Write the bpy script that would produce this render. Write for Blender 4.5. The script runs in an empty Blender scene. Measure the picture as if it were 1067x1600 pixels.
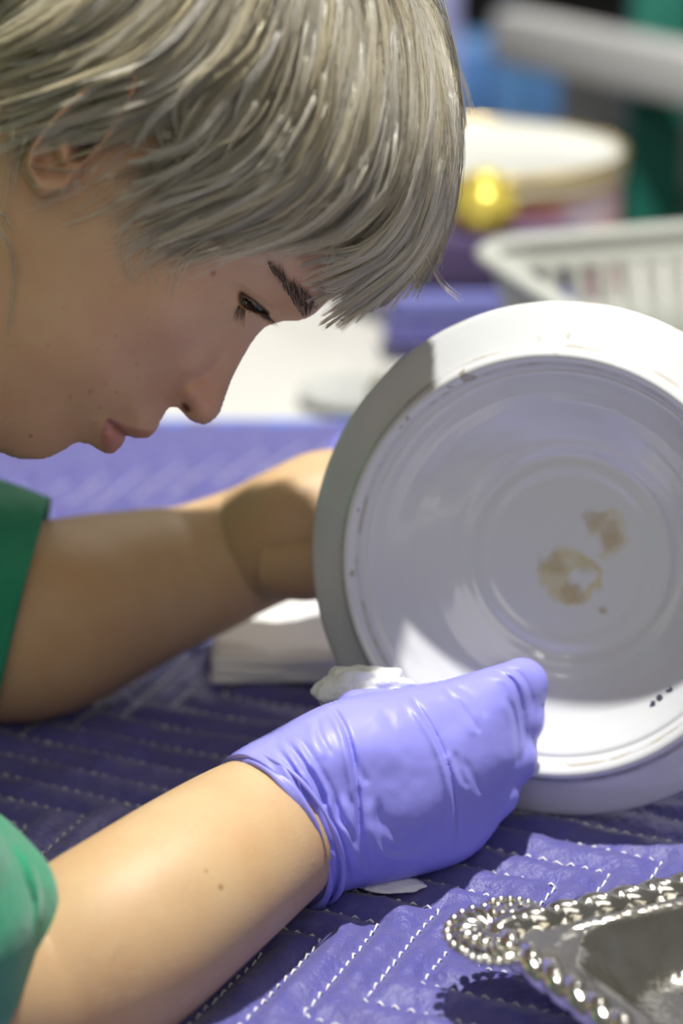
import bpy, math, random
import numpy as np
from mathutils import Vector, kdtree
random.seed(7); rng = np.random.default_rng(7)
C = bpy.context.scene.collection
sc = bpy.context.scene
# ------------------------------------------------------------------ camera
CAMH = 0.46; PITCH = math.radians(20); FPX = 4000.0
RT = np.array([1., 0, 0]); UP = np.array([0, math.sin(PITCH), math.cos(PITCH)]); FW = np.array([0, math.cos(PITCH), -math.sin(PITCH)])
CAM = np.array([0, 0, CAMH])
cd = bpy.data.cameras.new('camera'); cam = bpy.data.objects.new('camera', cd); C.objects.link(cam)
cam.location = CAM; cam.rotation_euler = (math.radians(70), 0, 0)
cd.sensor_fit = 'VERTICAL'; cd.sensor_height = 36; cd.sensor_width = 24; cd.lens = 90
cd.clip_start = 0.05; cd.clip_end = 60
cd.dof.use_dof = True; cd.dof.focus_distance = 0.94; cd.dof.aperture_fstop = 4.5
sc.camera = cam
# ------------------------------------------------------------------ light
w = bpy.data.worlds.new('world'); sc.world = w; w.use_nodes = True
w.node_tree.nodes['Background'].inputs[0].default_value = (1.0, 0.97, 0.93, 1)
w.node_tree.nodes['Background'].inputs[1].default_value = 0.13
def lamp(name, loc, target, power, size, color=(1, 1, 1), spot=None):
    d = bpy.data.lights.new(name, 'AREA' if spot is None else 'SPOT'); d.energy = power; d.color = color
    if spot is None: d.shape = 'DISK'; d.size = size
    else: d.shadow_soft_size = size; d.spot_size = math.radians(spot); d.spot_blend = .3
    o = bpy.data.objects.new(name, d); C.objects.link(o); o.location = loc
    o.rotation_euler = (Vector(target) - Vector(loc)).to_track_quat('-Z', 'Y').to_euler(); return o
lamp('ceiling_spot', (0.22, 0.97, 1.95), (0, 0.95, 0), 62, 0.06, (1, .985, .95))
for _p in ((-.75, -.6, 2.1), (-.98, -.45, 2.1), (-1.06, -.40, 2.1), (-.5, -.9, 2.0), (-.35, -.25, 2.1), (-.42, -.22, 2.1)):
    lamp('ceiling_spot', _p, (0, 1.0, 0), 0.45, 0.035, (1, .95, .88))
lamp('ceiling_spot', (0.9, 2.6, 2.2), (0.2, 1.9, 0), 8, 0.10, (1, .97, .92))
lamp('ceiling_spot', (-1.2, 2.6, 2.2), (0, 2.0, 0), 3, 0.10, (1, .97, .92))
lamp('room_bounce_fill', (0.20, -0.9, 1.35), (0, 0.95, .12), 8.5, 1.4, (1, .96, .90))  # added fill lamp standing in for light bounced around the room
lamp('tray_reflection_lamp', (0.9, 4.6, 2.5), (.9, 4.6, 0), 30, 0.9, (1, .97, .9))  # unseen lamps, added so the silver tray has bright shapes to reflect
lamp('tray_reflection_lamp', (-.8, 6.2, 2.5), (-.8, 6.2, 0), 30, 0.9, (1, .97, .9))
sc.view_settings.view_transform = 'Standard'; sc.view_settings.look = 'None'
sc.view_settings.gamma = 1; sc.view_settings.use_curve_mapping = False; sc.view_settings.exposure = 0.0

# ------------------------------------------------------------------ helpers
def P(px, py, zc):
    px = np.asarray(px, float); py = np.asarray(py, float); zc = np.asarray(zc, float)
    u = (px - 533.5) / FPX * zc; v = (800 - py) / FPX * zc
    return CAM + zc[..., None] * FW + u[..., None] * RT + v[..., None] * UP
def Pv(px, py, zc): return Vector(P(px, py, zc))
def on_z(px, py, z):                      # point where the sight line meets height z
    zc = (CAMH - z) / (FW[2] * -1 - UP[2] * (800 - py) / FPX)
    return P(px, py, zc)
def link(name, me, mats=None, parent=None, smooth=True):
    o = bpy.data.objects.new(name, me); C.objects.link(o)
    if mats is not None: me.materials.append(mats)
    if parent is not None: o.parent = parent
    if smooth and len(me.polygons): me.polygons.foreach_set('use_smooth', np.ones(len(me.polygons), bool))
    me.update(); return o
def raw_mesh(name, V, F):                 # V (n,3)  F (m,k) all of one arity
    V = np.asarray(V, np.float32); F = np.asarray(F, np.int32); k = F.shape[1]
    me = bpy.data.meshes.new(name); me.vertices.add(len(V)); me.vertices.foreach_set('co', V.ravel())
    me.loops.add(F.size); me.loops.foreach_set('vertex_index', F.ravel())
    me.polygons.add(len(F)); me.polygons.foreach_set('loop_start', np.arange(0, F.size, k, dtype=np.int32))
    me.polygons.foreach_set('loop_total', np.full(len(F), k, np.int32)); me.update(calc_edges=True); me.validate(); return me
def add_col(me, col, name='col'):
    a = me.color_attributes.new(name, 'FLOAT_COLOR', 'POINT')
    c = np.ones((len(me.vertices), 4), np.float32); c[:, :3] = col; a.data.foreach_set('color', c.ravel())
def empty(name, loc, label, cat, group=None):
    o = bpy.data.objects.new(name, None); C.objects.link(o); o.location = loc; o.empty_display_size = .02
    o['label'] = label; o['category'] = cat
    if group: o['group'] = group
    return o
def tag(o, label, cat, group=None):
    o['label'] = label; o['category'] = cat
    if group: o['group'] = group
    return o
def keep(o, parent):                      # world-space mesh parented under an empty
    o.parent = parent; o.matrix_parent_inverse = parent.matrix_basis.inverted(); return o
def catmull(pts, n, closed=False):
    pts = np.asarray(pts, float); m = len(pts)
    if closed: q = np.vstack([pts[-1], pts, pts[0], pts[1]]); seg = m
    else: q = np.vstack([2*pts[0]-pts[1], pts, 2*pts[-1]-pts[-2]]); seg = m - 1
    t = np.linspace(0, seg, n, endpoint=not closed); i = np.minimum(t.astype(int), seg-1); f = (t - i)[:, None]
    a, b, c, d = q[i], q[i+1], q[i+2], q[i+3]
    return .5*((2*b)+(-a+c)*f+(2*a-5*b+4*c-d)*f*f+(-a+3*b-3*c+d)*f**3)
def smooth(x, a=0., b=1.):
    t = np.clip((x-a)/(b-a), 0, 1); return t*t*(3-2*t)
def poly_sd(X, Y, poly):                  # signed distance, + inside
    x = X.ravel(); y = Y.ravel(); best = np.full(x.shape, 1e18); ins = np.zeros(x.shape, bool)
    n = len(poly)
    for i in range(n):
        ax, ay = poly[i]; bx, by = poly[(i+1) % n]; ex, ey = bx-ax, by-ay
        t = np.clip(((x-ax)*ex+(y-ay)*ey)/(ex*ex+ey*ey+1e-12), 0, 1)
        best = np.minimum(best, (x-ax-t*ex)**2+(y-ay-t*ey)**2)
        if ay != by:
            c = ((ay > y) != (by > y)) & (x < (bx-ax)*(y-ay)/(by-ay)+ax); ins ^= c
    d = np.sqrt(best); return np.where(ins, d, -d).reshape(X.shape)
def line_d(X, Y, pts):                    # distance, arc fraction, signed side
    best = np.full(X.shape, 1e18); tt = np.zeros(X.shape); side = np.zeros(X.shape); n = len(pts)-1
    for i in range(n):
        ax, ay = pts[i]; bx, by = pts[i+1]; ex, ey = bx-ax, by-ay
        t = np.clip(((X-ax)*ex+(Y-ay)*ey)/(ex*ex+ey*ey+1e-12), 0, 1)
        d = (X-ax-t*ex)**2+(Y-ay-t*ey)**2; m = d < best
        best = np.where(m, d, best); tt = np.where(m, (i+t)/n, tt)
        side = np.where(m, np.sign(ex*(Y-ay)-ey*(X-ax)), side)
    return np.sqrt(best), tt, side
def tps(ctrl, X, Y, lam=1e-3):
    c = np.asarray(ctrl, float); p = c[:, :2]/1000; n = len(c)
    def U(r2): return np.where(r2 > 0, r2*np.log(r2+1e-20), 0)
    K = U(((p[:, None]-p[None])**2).sum(-1)) + lam*np.eye(n); Q = np.hstack([np.ones((n, 1)), p])
    A = np.zeros((n+3, n+3)); A[:n, :n] = K; A[:n, n:] = Q; A[n:, :n] = Q.T
    s = np.linalg.solve(A, np.concatenate([c[:, 2], np.zeros(3)]))
    out = s[n]+s[n+1]*X/1000+s[n+2]*Y/1000
    for i in range(n): out = out+s[i]*U((X/1000-p[i, 0])**2+(Y/1000-p[i, 1])**2)
    return out
def blur(A, sg):
    r = int(3*sg+1); k = np.exp(-.5*(np.arange(-r, r+1)/sg)**2); k /= k.sum()
    for ax in (0, 1):
        B = np.pad(A, [(r, r) if a == ax else (0, 0) for a in (0, 1)], mode='edge')
        A = sum(k[j]*np.take(B, np.arange(j, j+A.shape[ax]), axis=ax) for j in range(2*r+1))
    return A
def bil(A, gx, gy):                       # bilinear sample, A[x,y]
    gx = np.clip(gx, 0, A.shape[0]-1.001); gy = np.clip(gy, 0, A.shape[1]-1.001)
    i = gx.astype(int); j = gy.astype(int); f = gx-i; g = gy-j
    return A[i, j]*(1-f)*(1-g)+A[i+1, j]*f*(1-g)+A[i, j+1]*(1-f)*g+A[i+1, j+1]*f*g
def nets(F):                              # naive surface nets, F<0 inside -> index-space verts, quads
    s = F < 0; cnt = np.zeros(tuple(d-1 for d in F.shape), np.int8)
    offs = [(a, b, c) for a in (0, 1) for b in (0, 1) for c in (0, 1)]
    nx, ny, nz = cnt.shape
    for a, b, c in offs: cnt += s[a:a+nx, b:b+ny, c:c+nz]
    idx = np.argwhere((cnt > 0) & (cnt < 8)); ids = np.full(cnt.shape, -1, np.int32); ids[tuple(idx.T)] = np.arange(len(idx))
    acc = np.zeros((len(idx), 3)); num = np.zeros(len(idx))
    for a in offs:
        for ax in range(3):
            if a[ax]: continue
            b = list(a); b[ax] = 1
            fa = F[idx[:, 0]+a[0], idx[:, 1]+a[1], idx[:, 2]+a[2]].astype(float); fb = F[idx[:, 0]+b[0], idx[:, 1]+b[1], idx[:, 2]+b[2]].astype(float)
            m = (fa < 0) != (fb < 0); t = np.where(m, fa/np.where(m, fa-fb, 1), 0)
            p = np.array(a, float)[None].repeat(len(idx), 0); p[:, ax] += t
            acc += p*m[:, None]; num += m
    V = idx+acc/num[:, None]; Q = []
    for ax in range(3):
        sl0 = [slice(None)]*3; sl1 = [slice(None)]*3; sl0[ax] = slice(0, -1); sl1[ax] = slice(1, None)
        o1, o2 = [k for k in range(3) if k != ax]
        e = np.argwhere(s[tuple(sl0)] != s[tuple(sl1)]); e = e[(e[:, o1] > 0) & (e[:, o2] > 0) & (e[:, o1] < cnt.shape[o1]) & (e[:, o2] < cnt.shape[o2])]
        q = []
        for d1, d2 in ((-1, -1), (0, -1), (0, 0), (-1, 0)):
            g = e.copy(); g[:, o1] += d1; g[:, o2] += d2; q.append(ids[g[:, 0], g[:, 1], g[:, 2]])
        q = np.stack(q, 1); ins = s[e[:, 0], e[:, 1], e[:, 2]]
        flip = ins if ax != 1 else ~ins
        q[~flip] = q[~flip][:, ::-1]; Q.append(q)
    return V, np.vstack(Q)
def loft(rings, close=True, caps=True):   # rings (m,n,3)
    R = np.asarray(rings, float); m, n, _ = R.shape; V = R.reshape(-1, 3); i, j = np.meshgrid(np.arange(m-1), np.arange(n if close else n-1), indexing='ij')
    j2 = (j+1) % n; F = np.stack([i*n+j, i*n+j2, (i+1)*n+j2, (i+1)*n+j], -1).reshape(-1, 4)
    if caps and close:
        V = np.vstack([V, R[0].mean(0), R[-1].mean(0)]); a = len(V)-2; jj = np.arange(n); k = (jj+1) % n
        F = np.vstack([F, np.stack([jj*0+a, k, jj, jj], 1), np.stack([jj*0+a+1, (m-1)*n+jj, (m-1)*n+k, (m-1)*n+k], 1)])
    return V, F
def mk(name, V, F, mat, parent=None, smooth=True):   # faces may hold repeated last index (triangles)
    F = np.asarray(F)
    if F.shape[1] == 4 and (F[:, 2] == F[:, 3]).any():
        me = bpy.data.meshes.new(name); me.from_pydata(np.asarray(V).tolist(), [], [tuple(f[:3]) if f[2] == f[3] else tuple(f) for f in F.tolist()]); me.update()
    else: me = raw_mesh(name, V, F)
    o = link(name, me, mat, None, smooth)
    if parent is not None: keep(o, parent)
    return o
def merge(parts):
    V = []; F = []; n = 0
    for v, f in parts: V.append(v); F.append(np.asarray(f)+n); n += len(v)
    return np.vstack(V), np.vstack(F)
def tube(path, rad, n=12, flat=None, caps=True, ref=(0, 0, 1), shape=None):
    p = np.asarray(path, float); m = len(p); rad = np.broadcast_to(np.asarray(rad, float), (m,))
    T = np.gradient(p, axis=0); T /= np.linalg.norm(T, axis=1)[:, None]; ref = np.array(ref, float)
    A = np.cross(T, ref); A /= np.linalg.norm(A, axis=1)[:, None]+1e-12; B = np.cross(A, T)
    th = np.linspace(0, 2*np.pi, n, endpoint=False); fl = 1 if flat is None else flat
    rr = rad[:, None] if shape is None else rad[:, None]*shape(np.arange(m)[:, None], th[None])
    R = p[:, None]+rr[..., None]*(np.cos(th)[None, :, None]*A[:, None]+fl*np.sin(th)[None, :, None]*B[:, None])
    return loft(R, True, caps)
def lathe(prof, n=96):
    prof = np.asarray(prof, float); th = np.linspace(0, 2*np.pi, n, endpoint=False)
    R = np.stack([prof[:, 0, None]*np.cos(th), prof[:, 0, None]*np.sin(th), np.repeat(prof[:, 1, None], n, 1)], -1)
    return loft(R, True, False)
def box(cx, cy, cz, sx, sy, sz, rot=0.):
    v = np.array([[a, b, c] for a in (-.5, .5) for b in (-.5, .5) for c in (-.5, .5)])*[sx, sy, sz]
    c, s = math.cos(rot), math.sin(rot); v = v@np.array([[c, s, 0], [-s, c, 0], [0, 0, 1]])+[cx, cy, cz]
    f = np.array([[0, 1, 3, 2], [4, 6, 7, 5], [0, 4, 5, 1], [2, 3, 7, 6], [0, 2, 6, 4], [1, 5, 7, 3]]); return v, f
def bevel(o, w=.002, seg=2):
    m = o.modifiers.new('bevel', 'BEVEL'); m.width = w; m.segments = seg; m.limit_method = 'ANGLE'; return o
_n = {}
def vnoise(x, y, sc_, seed=0):            # smooth value noise in numpy
    if seed not in _n: _n[seed] = np.random.default_rng(seed+100).random((256, 256))*2-1
    T = _n[seed]; x = x*sc_; y = y*sc_; i = np.floor(x).astype(int); j = np.floor(y).astype(int); f = x-i; g = y-j
    f = f*f*(3-2*f); g = g*g*(3-2*g); a = T[i % 256, j % 256]; b = T[(i+1) % 256, j % 256]; c = T[i % 256, (j+1) % 256]; d = T[(i+1) % 256, (j+1) % 256]
    return a*(1-f)*(1-g)+b*f*(1-g)+c*(1-f)*g+d*f*g

# ------------------------------------------------------------------ materials
def mat(name, col, rough=.5, metal=0., sss=0., sssr=(1, .4, .2), sssc=.004, attr=None, bump=None, spec=.5, coat=0., sheen=0., var=None, trans=0., noise2=None):
    m = bpy.data.materials.new(name); m.use_nodes = True; nt = m.node_tree; b = nt.nodes['Principled BSDF']
    b.inputs['Base Color'].default_value = (*col, 1); b.inputs['Roughness'].default_value = rough; b.inputs['Metallic'].default_value = metal
    b.inputs['Specular IOR Level'].default_value = spec; b.inputs['Coat Weight'].default_value = coat; b.inputs['Coat Roughness'].default_value = .05
    b.inputs['Sheen Weight'].default_value = sheen
    if sss: b.inputs['Subsurface Weight'].default_value = sss; b.inputs['Subsurface Radius'].default_value = sssr; b.inputs['Subsurface Scale'].default_value = sssc
    tc = nt.nodes.new('ShaderNodeTexCoord'); src = None
    if attr:
        a = nt.nodes.new('ShaderNodeVertexColor'); a.layer_name = attr; src = a.outputs['Color']
    if var:                                # (scale, second colour, amount)
        n = nt.nodes.new('ShaderNodeTexNoise'); n.inputs['Scale'].default_value = var[0]; n.inputs['Detail'].default_value = 5; nt.links.new(tc.outputs['Object'], n.inputs['Vector'])
        r = nt.nodes.new('ShaderNodeMapRange'); r.inputs[1].default_value = .38; r.inputs[2].default_value = .68; r.inputs[4].default_value = var[2]; nt.links.new(n.outputs['Fac'], r.inputs[0])
        x = nt.nodes.new('ShaderNodeMix'); x.data_type = 'RGBA'; x.inputs[6].default_value = (*col, 1); x.inputs[7].default_value = (*var[1], 1)
        if src: nt.links.new(src, x.inputs[6]); x.blend_type = 'MULTIPLY'
        nt.links.new(r.outputs[0], x.inputs[0]); src = x.outputs[2]
    if src: nt.links.new(src, b.inputs['Base Color'])
    if bump:                               # list of (scale, strength, distance)
        prev = None
        for s_, st, di in bump:
            n = nt.nodes.new('ShaderNodeTexNoise'); n.inputs['Scale'].default_value = s_; n.inputs['Detail'].default_value = 4; nt.links.new(tc.outputs['Object'], n.inputs['Vector'])
            bp = nt.nodes.new('ShaderNodeBump'); bp.inputs['Strength'].default_value = st; bp.inputs['Distance'].default_value = di; nt.links.new(n.outputs['Fac'], bp.inputs['Height'])
            if prev: nt.links.new(prev, bp.inputs['Normal'])
            prev = bp.outputs['Normal']
        nt.links.new(prev, b.inputs['Normal'])
    return m
M_skin = mat('skin', (.6, .4, .27), .48, sss=.25, sssr=(1, .35, .15), sssc=.004, attr='col', bump=[(900, .25, .0006), (3000, .18, .0003)], var=(55, (.93, .84, .80), .6), spec=.4)
M_hair = mat('hair', (.6, .56, .47), .30, attr='col', spec=.7, metal=.15)
_nt = M_hair.node_tree; _b = _nt.nodes['Principled BSDF']; _tr = _nt.nodes.new('ShaderNodeBsdfTranslucent'); _mx = _nt.nodes.new('ShaderNodeMixShader'); _mx.inputs[0].default_value = .55
_nt.links.new(_b.inputs['Base Color'].links[0].from_socket, _tr.inputs[0]); _nt.links.new(_b.outputs[0], _mx.inputs[1]); _nt.links.new(_tr.outputs[0], _mx.inputs[2]); _nt.links.new(_mx.outputs[0], _nt.nodes['Material Output'].inputs[0])
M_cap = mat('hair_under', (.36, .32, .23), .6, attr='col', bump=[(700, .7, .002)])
M_brow = mat('brow_hair', (.085, .055, .032), .5)
M_eye = mat('eyeball', (.62, .62, .62), .08, attr='col', coat=1)
M_glove = mat('nitrile', (.29, .285, .80), .44, sss=.12, sssr=(.5, .5, 1), sssc=.002, bump=[(120, .10, .002), (1500, .08, .0003)], spec=.4)
M_green = mat('green_cotton', (.012, .27, .13), .85, sheen=.3, bump=[(900, .5, .001), (60, .3, .004)], var=(200, (.01, .20, .10), .4))
M_quilt = mat('purple_satin', (.105, .097, .30), .42, bump=[(220, .45, .003), (1400, .35, .0008)], var=(90, (.075, .07, .32), .7), sheen=.25, spec=.45)
M_bind = mat('blue_binding', (.08, .20, .72), .6)
M_thread = mat('white_thread', (.75, .73, .72), .7)
M_white = mat('white_tabletop', (.66, .65, .60), .5)
M_cloth = mat('white_towel', (.84, .83, .80), .9, bump=[(500, .5, .002)])
M_tissue = mat('tissue', (.82, .83, .80), .8, sss=.2, sssr=(1, 1, 1), sssc=.003, bump=[(180, .6, .004)])
M_silver = mat('silver', (.86, .84, .77), .13, metal=1., bump=[(28, .5, .006)], var=(60, (.50, .45, .33), .45))
M_basket = mat('grey_plastic', (.46, .47, .42), .5)
M_gold = mat('gold_rim', (.80, .60, .20), .28, metal=1.)
M_tinlid = mat('cream_enamel', (.68, .68, .62), .35)
M_brass = mat('yellow_brass', (.85, .68, .12), .25, metal=.5)
M_blue = mat('blue_plastic', (.14, .33, .68), .35)
M_violet = mat('violet_plastic', (.55, .56, .95), .4)
M_dark = mat('dark_rubber', (.02, .022, .024), .7)
M_floor = mat('floor_dark', (.045, .05, .05), .6, var=(4, (.03, .032, .034), .7))
M_wall = mat('wall_grey', (.10, .10, .095), .8)
M_post = mat('green_paint', (.02, .20, .145), .5)
M_board = mat('grey_board', (.66, .65, .64), .6)
M_grey = mat('grey_plate', (.42, .43, .41), .4)

# ------------------------------------------------------------------ setting
def struct(name, V, F, m):
    o = mk(name, V, F, m, None, False); o['kind'] = 'structure'; return o
struct('floor', *box(0, 3.5, -.80, 9, 11, .04), M_floor)
struct('wall_back', *box(0, 9.02, .6, 9, .06, 2.8), M_wall)

# table
T = empty('work_table', (0, 1.25, -.78), 'long work table with a pale cream top under the purple quilted blanket', 'table')
o = mk('table_top', *box(.37, 1.065, -.030, 1.30, 1.59, .036), M_white, T, False); bevel(o, .004)
for x in (-.22, .96):
    for y in (.33, 1.80): mk('leg', *box(x, y, -.415, .045, .045, .73), M_dark, T, False)

# quilted blanket --------------------------------------------------
seams = []
A_ = np.array([.425, .905]); A_ /= np.linalg.norm(A_); B_ = np.array([.88, -.40]); B_ /= np.linalg.norm(B_)
LA, LB = .068, .112
for k in range(-46, 60):
    base = np.array([.006, .778])+k*np.array([.0215, .0100])
    for run in range(-1, 1):
        pass
    pts = [base]; p = base.copy()
    for s_ in range(9):                    # down right
        p = p+(B_*LB if s_ % 2 == 0 else -A_*LA); pts.append(p.copy())
    p = base.copy(); pre = []
    for s_ in range(9):
        p = p+(A_*LA if s_ % 2 == 0 else -B_*LB); pre.append(p.copy())
    pts = np.array(pre[::-1]+pts)
    d = []
    for a, b in zip(pts[:-1], pts[1:]):
        nn = 40; d.append(a+(b-a)*np.linspace(0, 1, nn, endpoint=False)[:, None])
    d = np.vstack(d)
    d = np.stack([d[:, 0]+.0045*vnoise(d[:, 0], d[:, 1], 14, 1), d[:, 1]+.0045*vnoise(d[:, 0], d[:, 1], 14, 2)], 1)
    seams.append(d)
QX0, QX1, QY0, QY1 = -.262, .66, .50, 1.415
allp = np.vstack(seams); inb = (allp[:, 0] > QX0-.02) & (allp[:, 0] < QX1+.02) & (allp[:, 1] > QY0-.02) & (allp[:, 1] < QY1+.02); allp = allp[inb]
kd = kdtree.KDTree(len(allp))
for i, p in enumerate(allp): kd.insert((p[0], p[1], 0), i)
kd.balance()
gx = np.arange(QX0, QX1, .0024); gy = np.arange(QY0, QY1, .0024); GX, GY = np.meshgrid(gx, gy, indexing='ij')
D = np.array([kd.find((x, y, 0))[2] for x, y in zip(GX.ravel(), GY.ravel())]).reshape(GX.shape)
def wrink(x, y): return .0011*vnoise(x+.3*y, y, 70, 3)+.0007*np.abs(vnoise(x, y-.4*x, 130, 4))+.0006*vnoise(x*.5+y, x-y*.4, 190, 5)
def edge_drop(x, y): return 0*x
QZ = -.0045+.0058*(1-np.exp(-(D/.0042)))+wrink(GX, GY)*np.clip(D/.004, .25, 1)
QV = np.stack([GX, GY, QZ], -1)
nx_, ny_ = GX.shape
V = QV.reshape(-1, 3); i, j = np.meshgrid(np.arange(nx_-1), np.arange(ny_-1), indexing='ij'); F = np.stack([i*ny_+j, (i+1)*ny_+j, (i+1)*ny_+j+1, i*ny_+j+1], -1).reshape(-1, 4)
bl = mk('moving_blanket', V, F, M_quilt); sm = bl.modifiers.new('thick', 'SOLIDIFY'); sm.thickness = .006; sm.offset = -1
bl.location.z = 0
tag(bl, 'purple quilted blanket with white zigzag stitching spread over the work table', 'blanket')
th = []
for d in seams:
    seg = np.linalg.norm(np.diff(d, axis=0), axis=1); L = np.concatenate([[0], np.cumsum(seg)]); s_ = 0
    while s_ < L[-1]-.006:
        a = np.array([np.interp(s_+q, L, d[:, 0]) for q in (0, .0022, .0044)]); b = np.array([np.interp(s_+q, L, d[:, 1]) for q in (0, .0022, .0044)])
        s_ += .0058
        if QX0+.004 < a[1] < .5 and QY0+.1 < b[1] < QY1-.01:
            jit = rng.normal(0, .00022, 3)
            th.append(np.stack([a+jit, b+rng.normal(0, .00022, 3), np.array([-.0038, -.0024, -.0038])], 1))
parts = []
th = np.array(th)
def strands(Pt, R, n=3, seed=1):           # (N,M,3) points, (N,M) radii -> merged tubes
    N, Mm, _ = Pt.shape; T_ = np.gradient(Pt, axis=1); T_ /= np.linalg.norm(T_, axis=2)[..., None]+1e-12
    ref = np.random.default_rng(seed).normal(size=(N, 1, 3)); A = np.cross(T_, ref); A /= np.linalg.norm(A, axis=2)[..., None]+1e-12; B = np.cross(T_, A)
    th_ = np.arange(n)*2*np.pi/n; V_ = Pt[:, :, None]+R[..., None, None]*(np.cos(th_)[:, None]*A[:, :, None]+np.sin(th_)[:, None]*B[:, :, None])
    base = (np.arange(N)*Mm*n)[:, None, None]+(np.arange(Mm-1)*n)[None, :, None]; k = np.arange(n)[None, None]; k2 = (k+1) % n
    F_ = np.stack([base+k, base+k2, base+n+k2, base+n+k], -1).reshape(-1, 4); return V_.reshape(-1, 3), F_
V, F = strands(th, np.tile(np.array([[.0003, .00055, .0003]]), (len(th), 1)), 4)
st = mk('stitching', V, F, M_thread, bl); st['kind'] = 'stuff'; st['label'] = 'white thread stitches in zigzag rows'
V, F = tube([(x, QY1+.0, -.003) for x in np.linspace(QX0, QX1, 40)], .005, 10, 1.0); mk('edge_binding', V, F, M_bind, bl)['label'] = 'bright blue bound edge'

# ------------------------------------------------------------------ HEAD
D0 = .955
sil = np.array([(0,706),(25,715),(51,717),(76,714),(101,702),(114,693),(126,691),(142,695),(157,704),(170,709),(182,704),(192,692),(197,682),(204,682),(218,685),(233,682),(243,673),(250,658),(259,643),(268,635),(279,638),(291,651),(304,659),(319,662),(331,657),(342,646),(349,628),(354,613),(364,587),(380,557),(395,532),(410,514),(425,506),(445,501),(466,500),(481,496),(494,487),(508,474),(530,455),(560,428),(590,390),(612,345),(626,295),(632,240),(628,180),(614,120),(590,60),(560,0),(520,-60),(460,-115),(380,-160),(290,-185),(190,-190),(100,-175),(20,-130),(-40,-70),(-85,0),(-130,40),(-200,40),(-300,30),(-380,60),(-440,120),(-460,280),(-440,460),(-390,540),(-300,590),(-180,650),(-90,685),(-40,695)], float)
sil = catmull(sil, 520, True)
hx0, hx1, hy0, hy1, hs = -620, 660, -215, 745, 3.0
hx = np.arange(hx0, hx1, hs); hy = np.arange(hy0, hy1, hs); HX, HY = np.meshgrid(hx, hy, indexing='ij')
HD = poly_sd(HX, HY, sil)/4.0              # mm inside
gctl = [(500,470,32),(560,420,42),(610,330,52),(620,200,60),(600,80,62),(540,-20,62),(430,-100,62),(280,-150,62),(100,-140,60),(-50,-20,58),(-80,60,52),
(450,330,66),(400,150,75),(250,50,77),(130,100,75),(500,250,66),(250,200,75),(330,330,68),(150,250,71),(60,250,67),(-50,250,58),(-150,300,55),(-300,300,58),(-500,300,62),
(430,400,58),(380,420,59),(440,430,53),(465,455,43),(488,480,27),(470,490,26),(365,462,53),(395,474,45),(420,488,32),(370,500,46),(350,480,53),(393,505,32),(430,502,15),(410,514,13),(450,490,28),
(330,500,54),(290,540,49),(325,535,42),(345,545,29),(352,560,15),(330,575,20),(322,590,15),(305,585,28),(285,600,26),(268,612,25),(255,610,31),(375,530,19),
(385,545,9),(368,575,9),(352,605,10),(338,640,10),(318,640,12),(298,630,15),(282,622,17),(305,610,16),
(262,640,13),(250,655,15),(235,672,16),(215,670,21),(200,655,26),(185,640,33),(235,640,20),
(190,685,16),(170,690,20),(172,660,27),(150,680,24),(130,680,22),(100,690,22),(60,700,22),(30,690,26),(0,690,28),
(200,600,42),(230,560,48),(150,620,42),(100,640,38),(60,620,42),(150,540,53),(50,540,54),(0,600,44),(100,430,60),(230,430,62),(0,400,56),(-60,500,50),(-100,620,40),(-200,560,46),(-300,450,52),(-500,500,50),(-500,100,50)]
HG = np.clip(tps(gctl, HX, HY, 2e-4), 6, 80)
def roundw(G, d, rmax=46.):
    r = np.clip(G*1.0, 5, rmax); t = np.clip(d/r, 0, 1); Wd = G*np.sqrt(np.clip(1-(1-t)**2, 0, 1))
    return Wd
HW = roundw(HG, HD); HW = HW+(blur(HW, 2.2)-HW)*smooth(HD, 1, 6)
HW = HW+(blur(HW, 5)-HW)*smooth(HD, 10, 22)
def carve(pts, depth, sg, W, ends=.15, X=None, Y=None, ease_in=True, ease_out=True):
    d, t, sd = line_d(HX, HY, pts); f = (smooth(t, 0, ends) if ease_in else 1)*(smooth(1-t, 0, ends) if ease_out else 1)
    return W+depth*np.exp(-.5*(d/sg)**2)*f
def bumpat(x, y, sx, sy, ang, h, W):
    c, s_ = math.cos(ang), math.sin(ang); a = (HX-x)*c+(HY-y)*s_; b = -(HX-x)*s_+(HY-y)*c
    return W+h*np.exp(-.5*((a/sx)**2+(b/sy)**2))
# mouth, lips
HW = carve([(200,683),(190,674),(178,664),(168,655)], -3.2, 3.2, HW, .35, ease_in=False)
HW = carve([(188,694),(175,688),(168,672)], 2.0, 7, HW, .3)
HW = carve([(225,679),(205,670),(185,659)], 1.5, 6, HW, .3)
HW = bumpat(158, 648, 9, 12, .6, -1.6, HW)
HW = carve([(150,690),(140,676),(146,655)], -1.2, 9, HW, .3)
# nose
HW = bumpat(290, 636, 5, 9, -.6, -5.5, HW)
HW = carve([(262,628),(270,608),(288,592),(312,590),(326,602)], -1.8, 6.0, HW, .3)
HW = bumpat(292, 614, 14, 12, 0, 3.0, HW)
HW = carve([(362,530),(345,556),(322,580),(294,603),(262,624),(240,640)], -2.6, 6.0, HW, .35)
HW = carve([(345,530),(322,556),(298,578),(265,602)], 1.6, 10, HW, .35)
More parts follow.
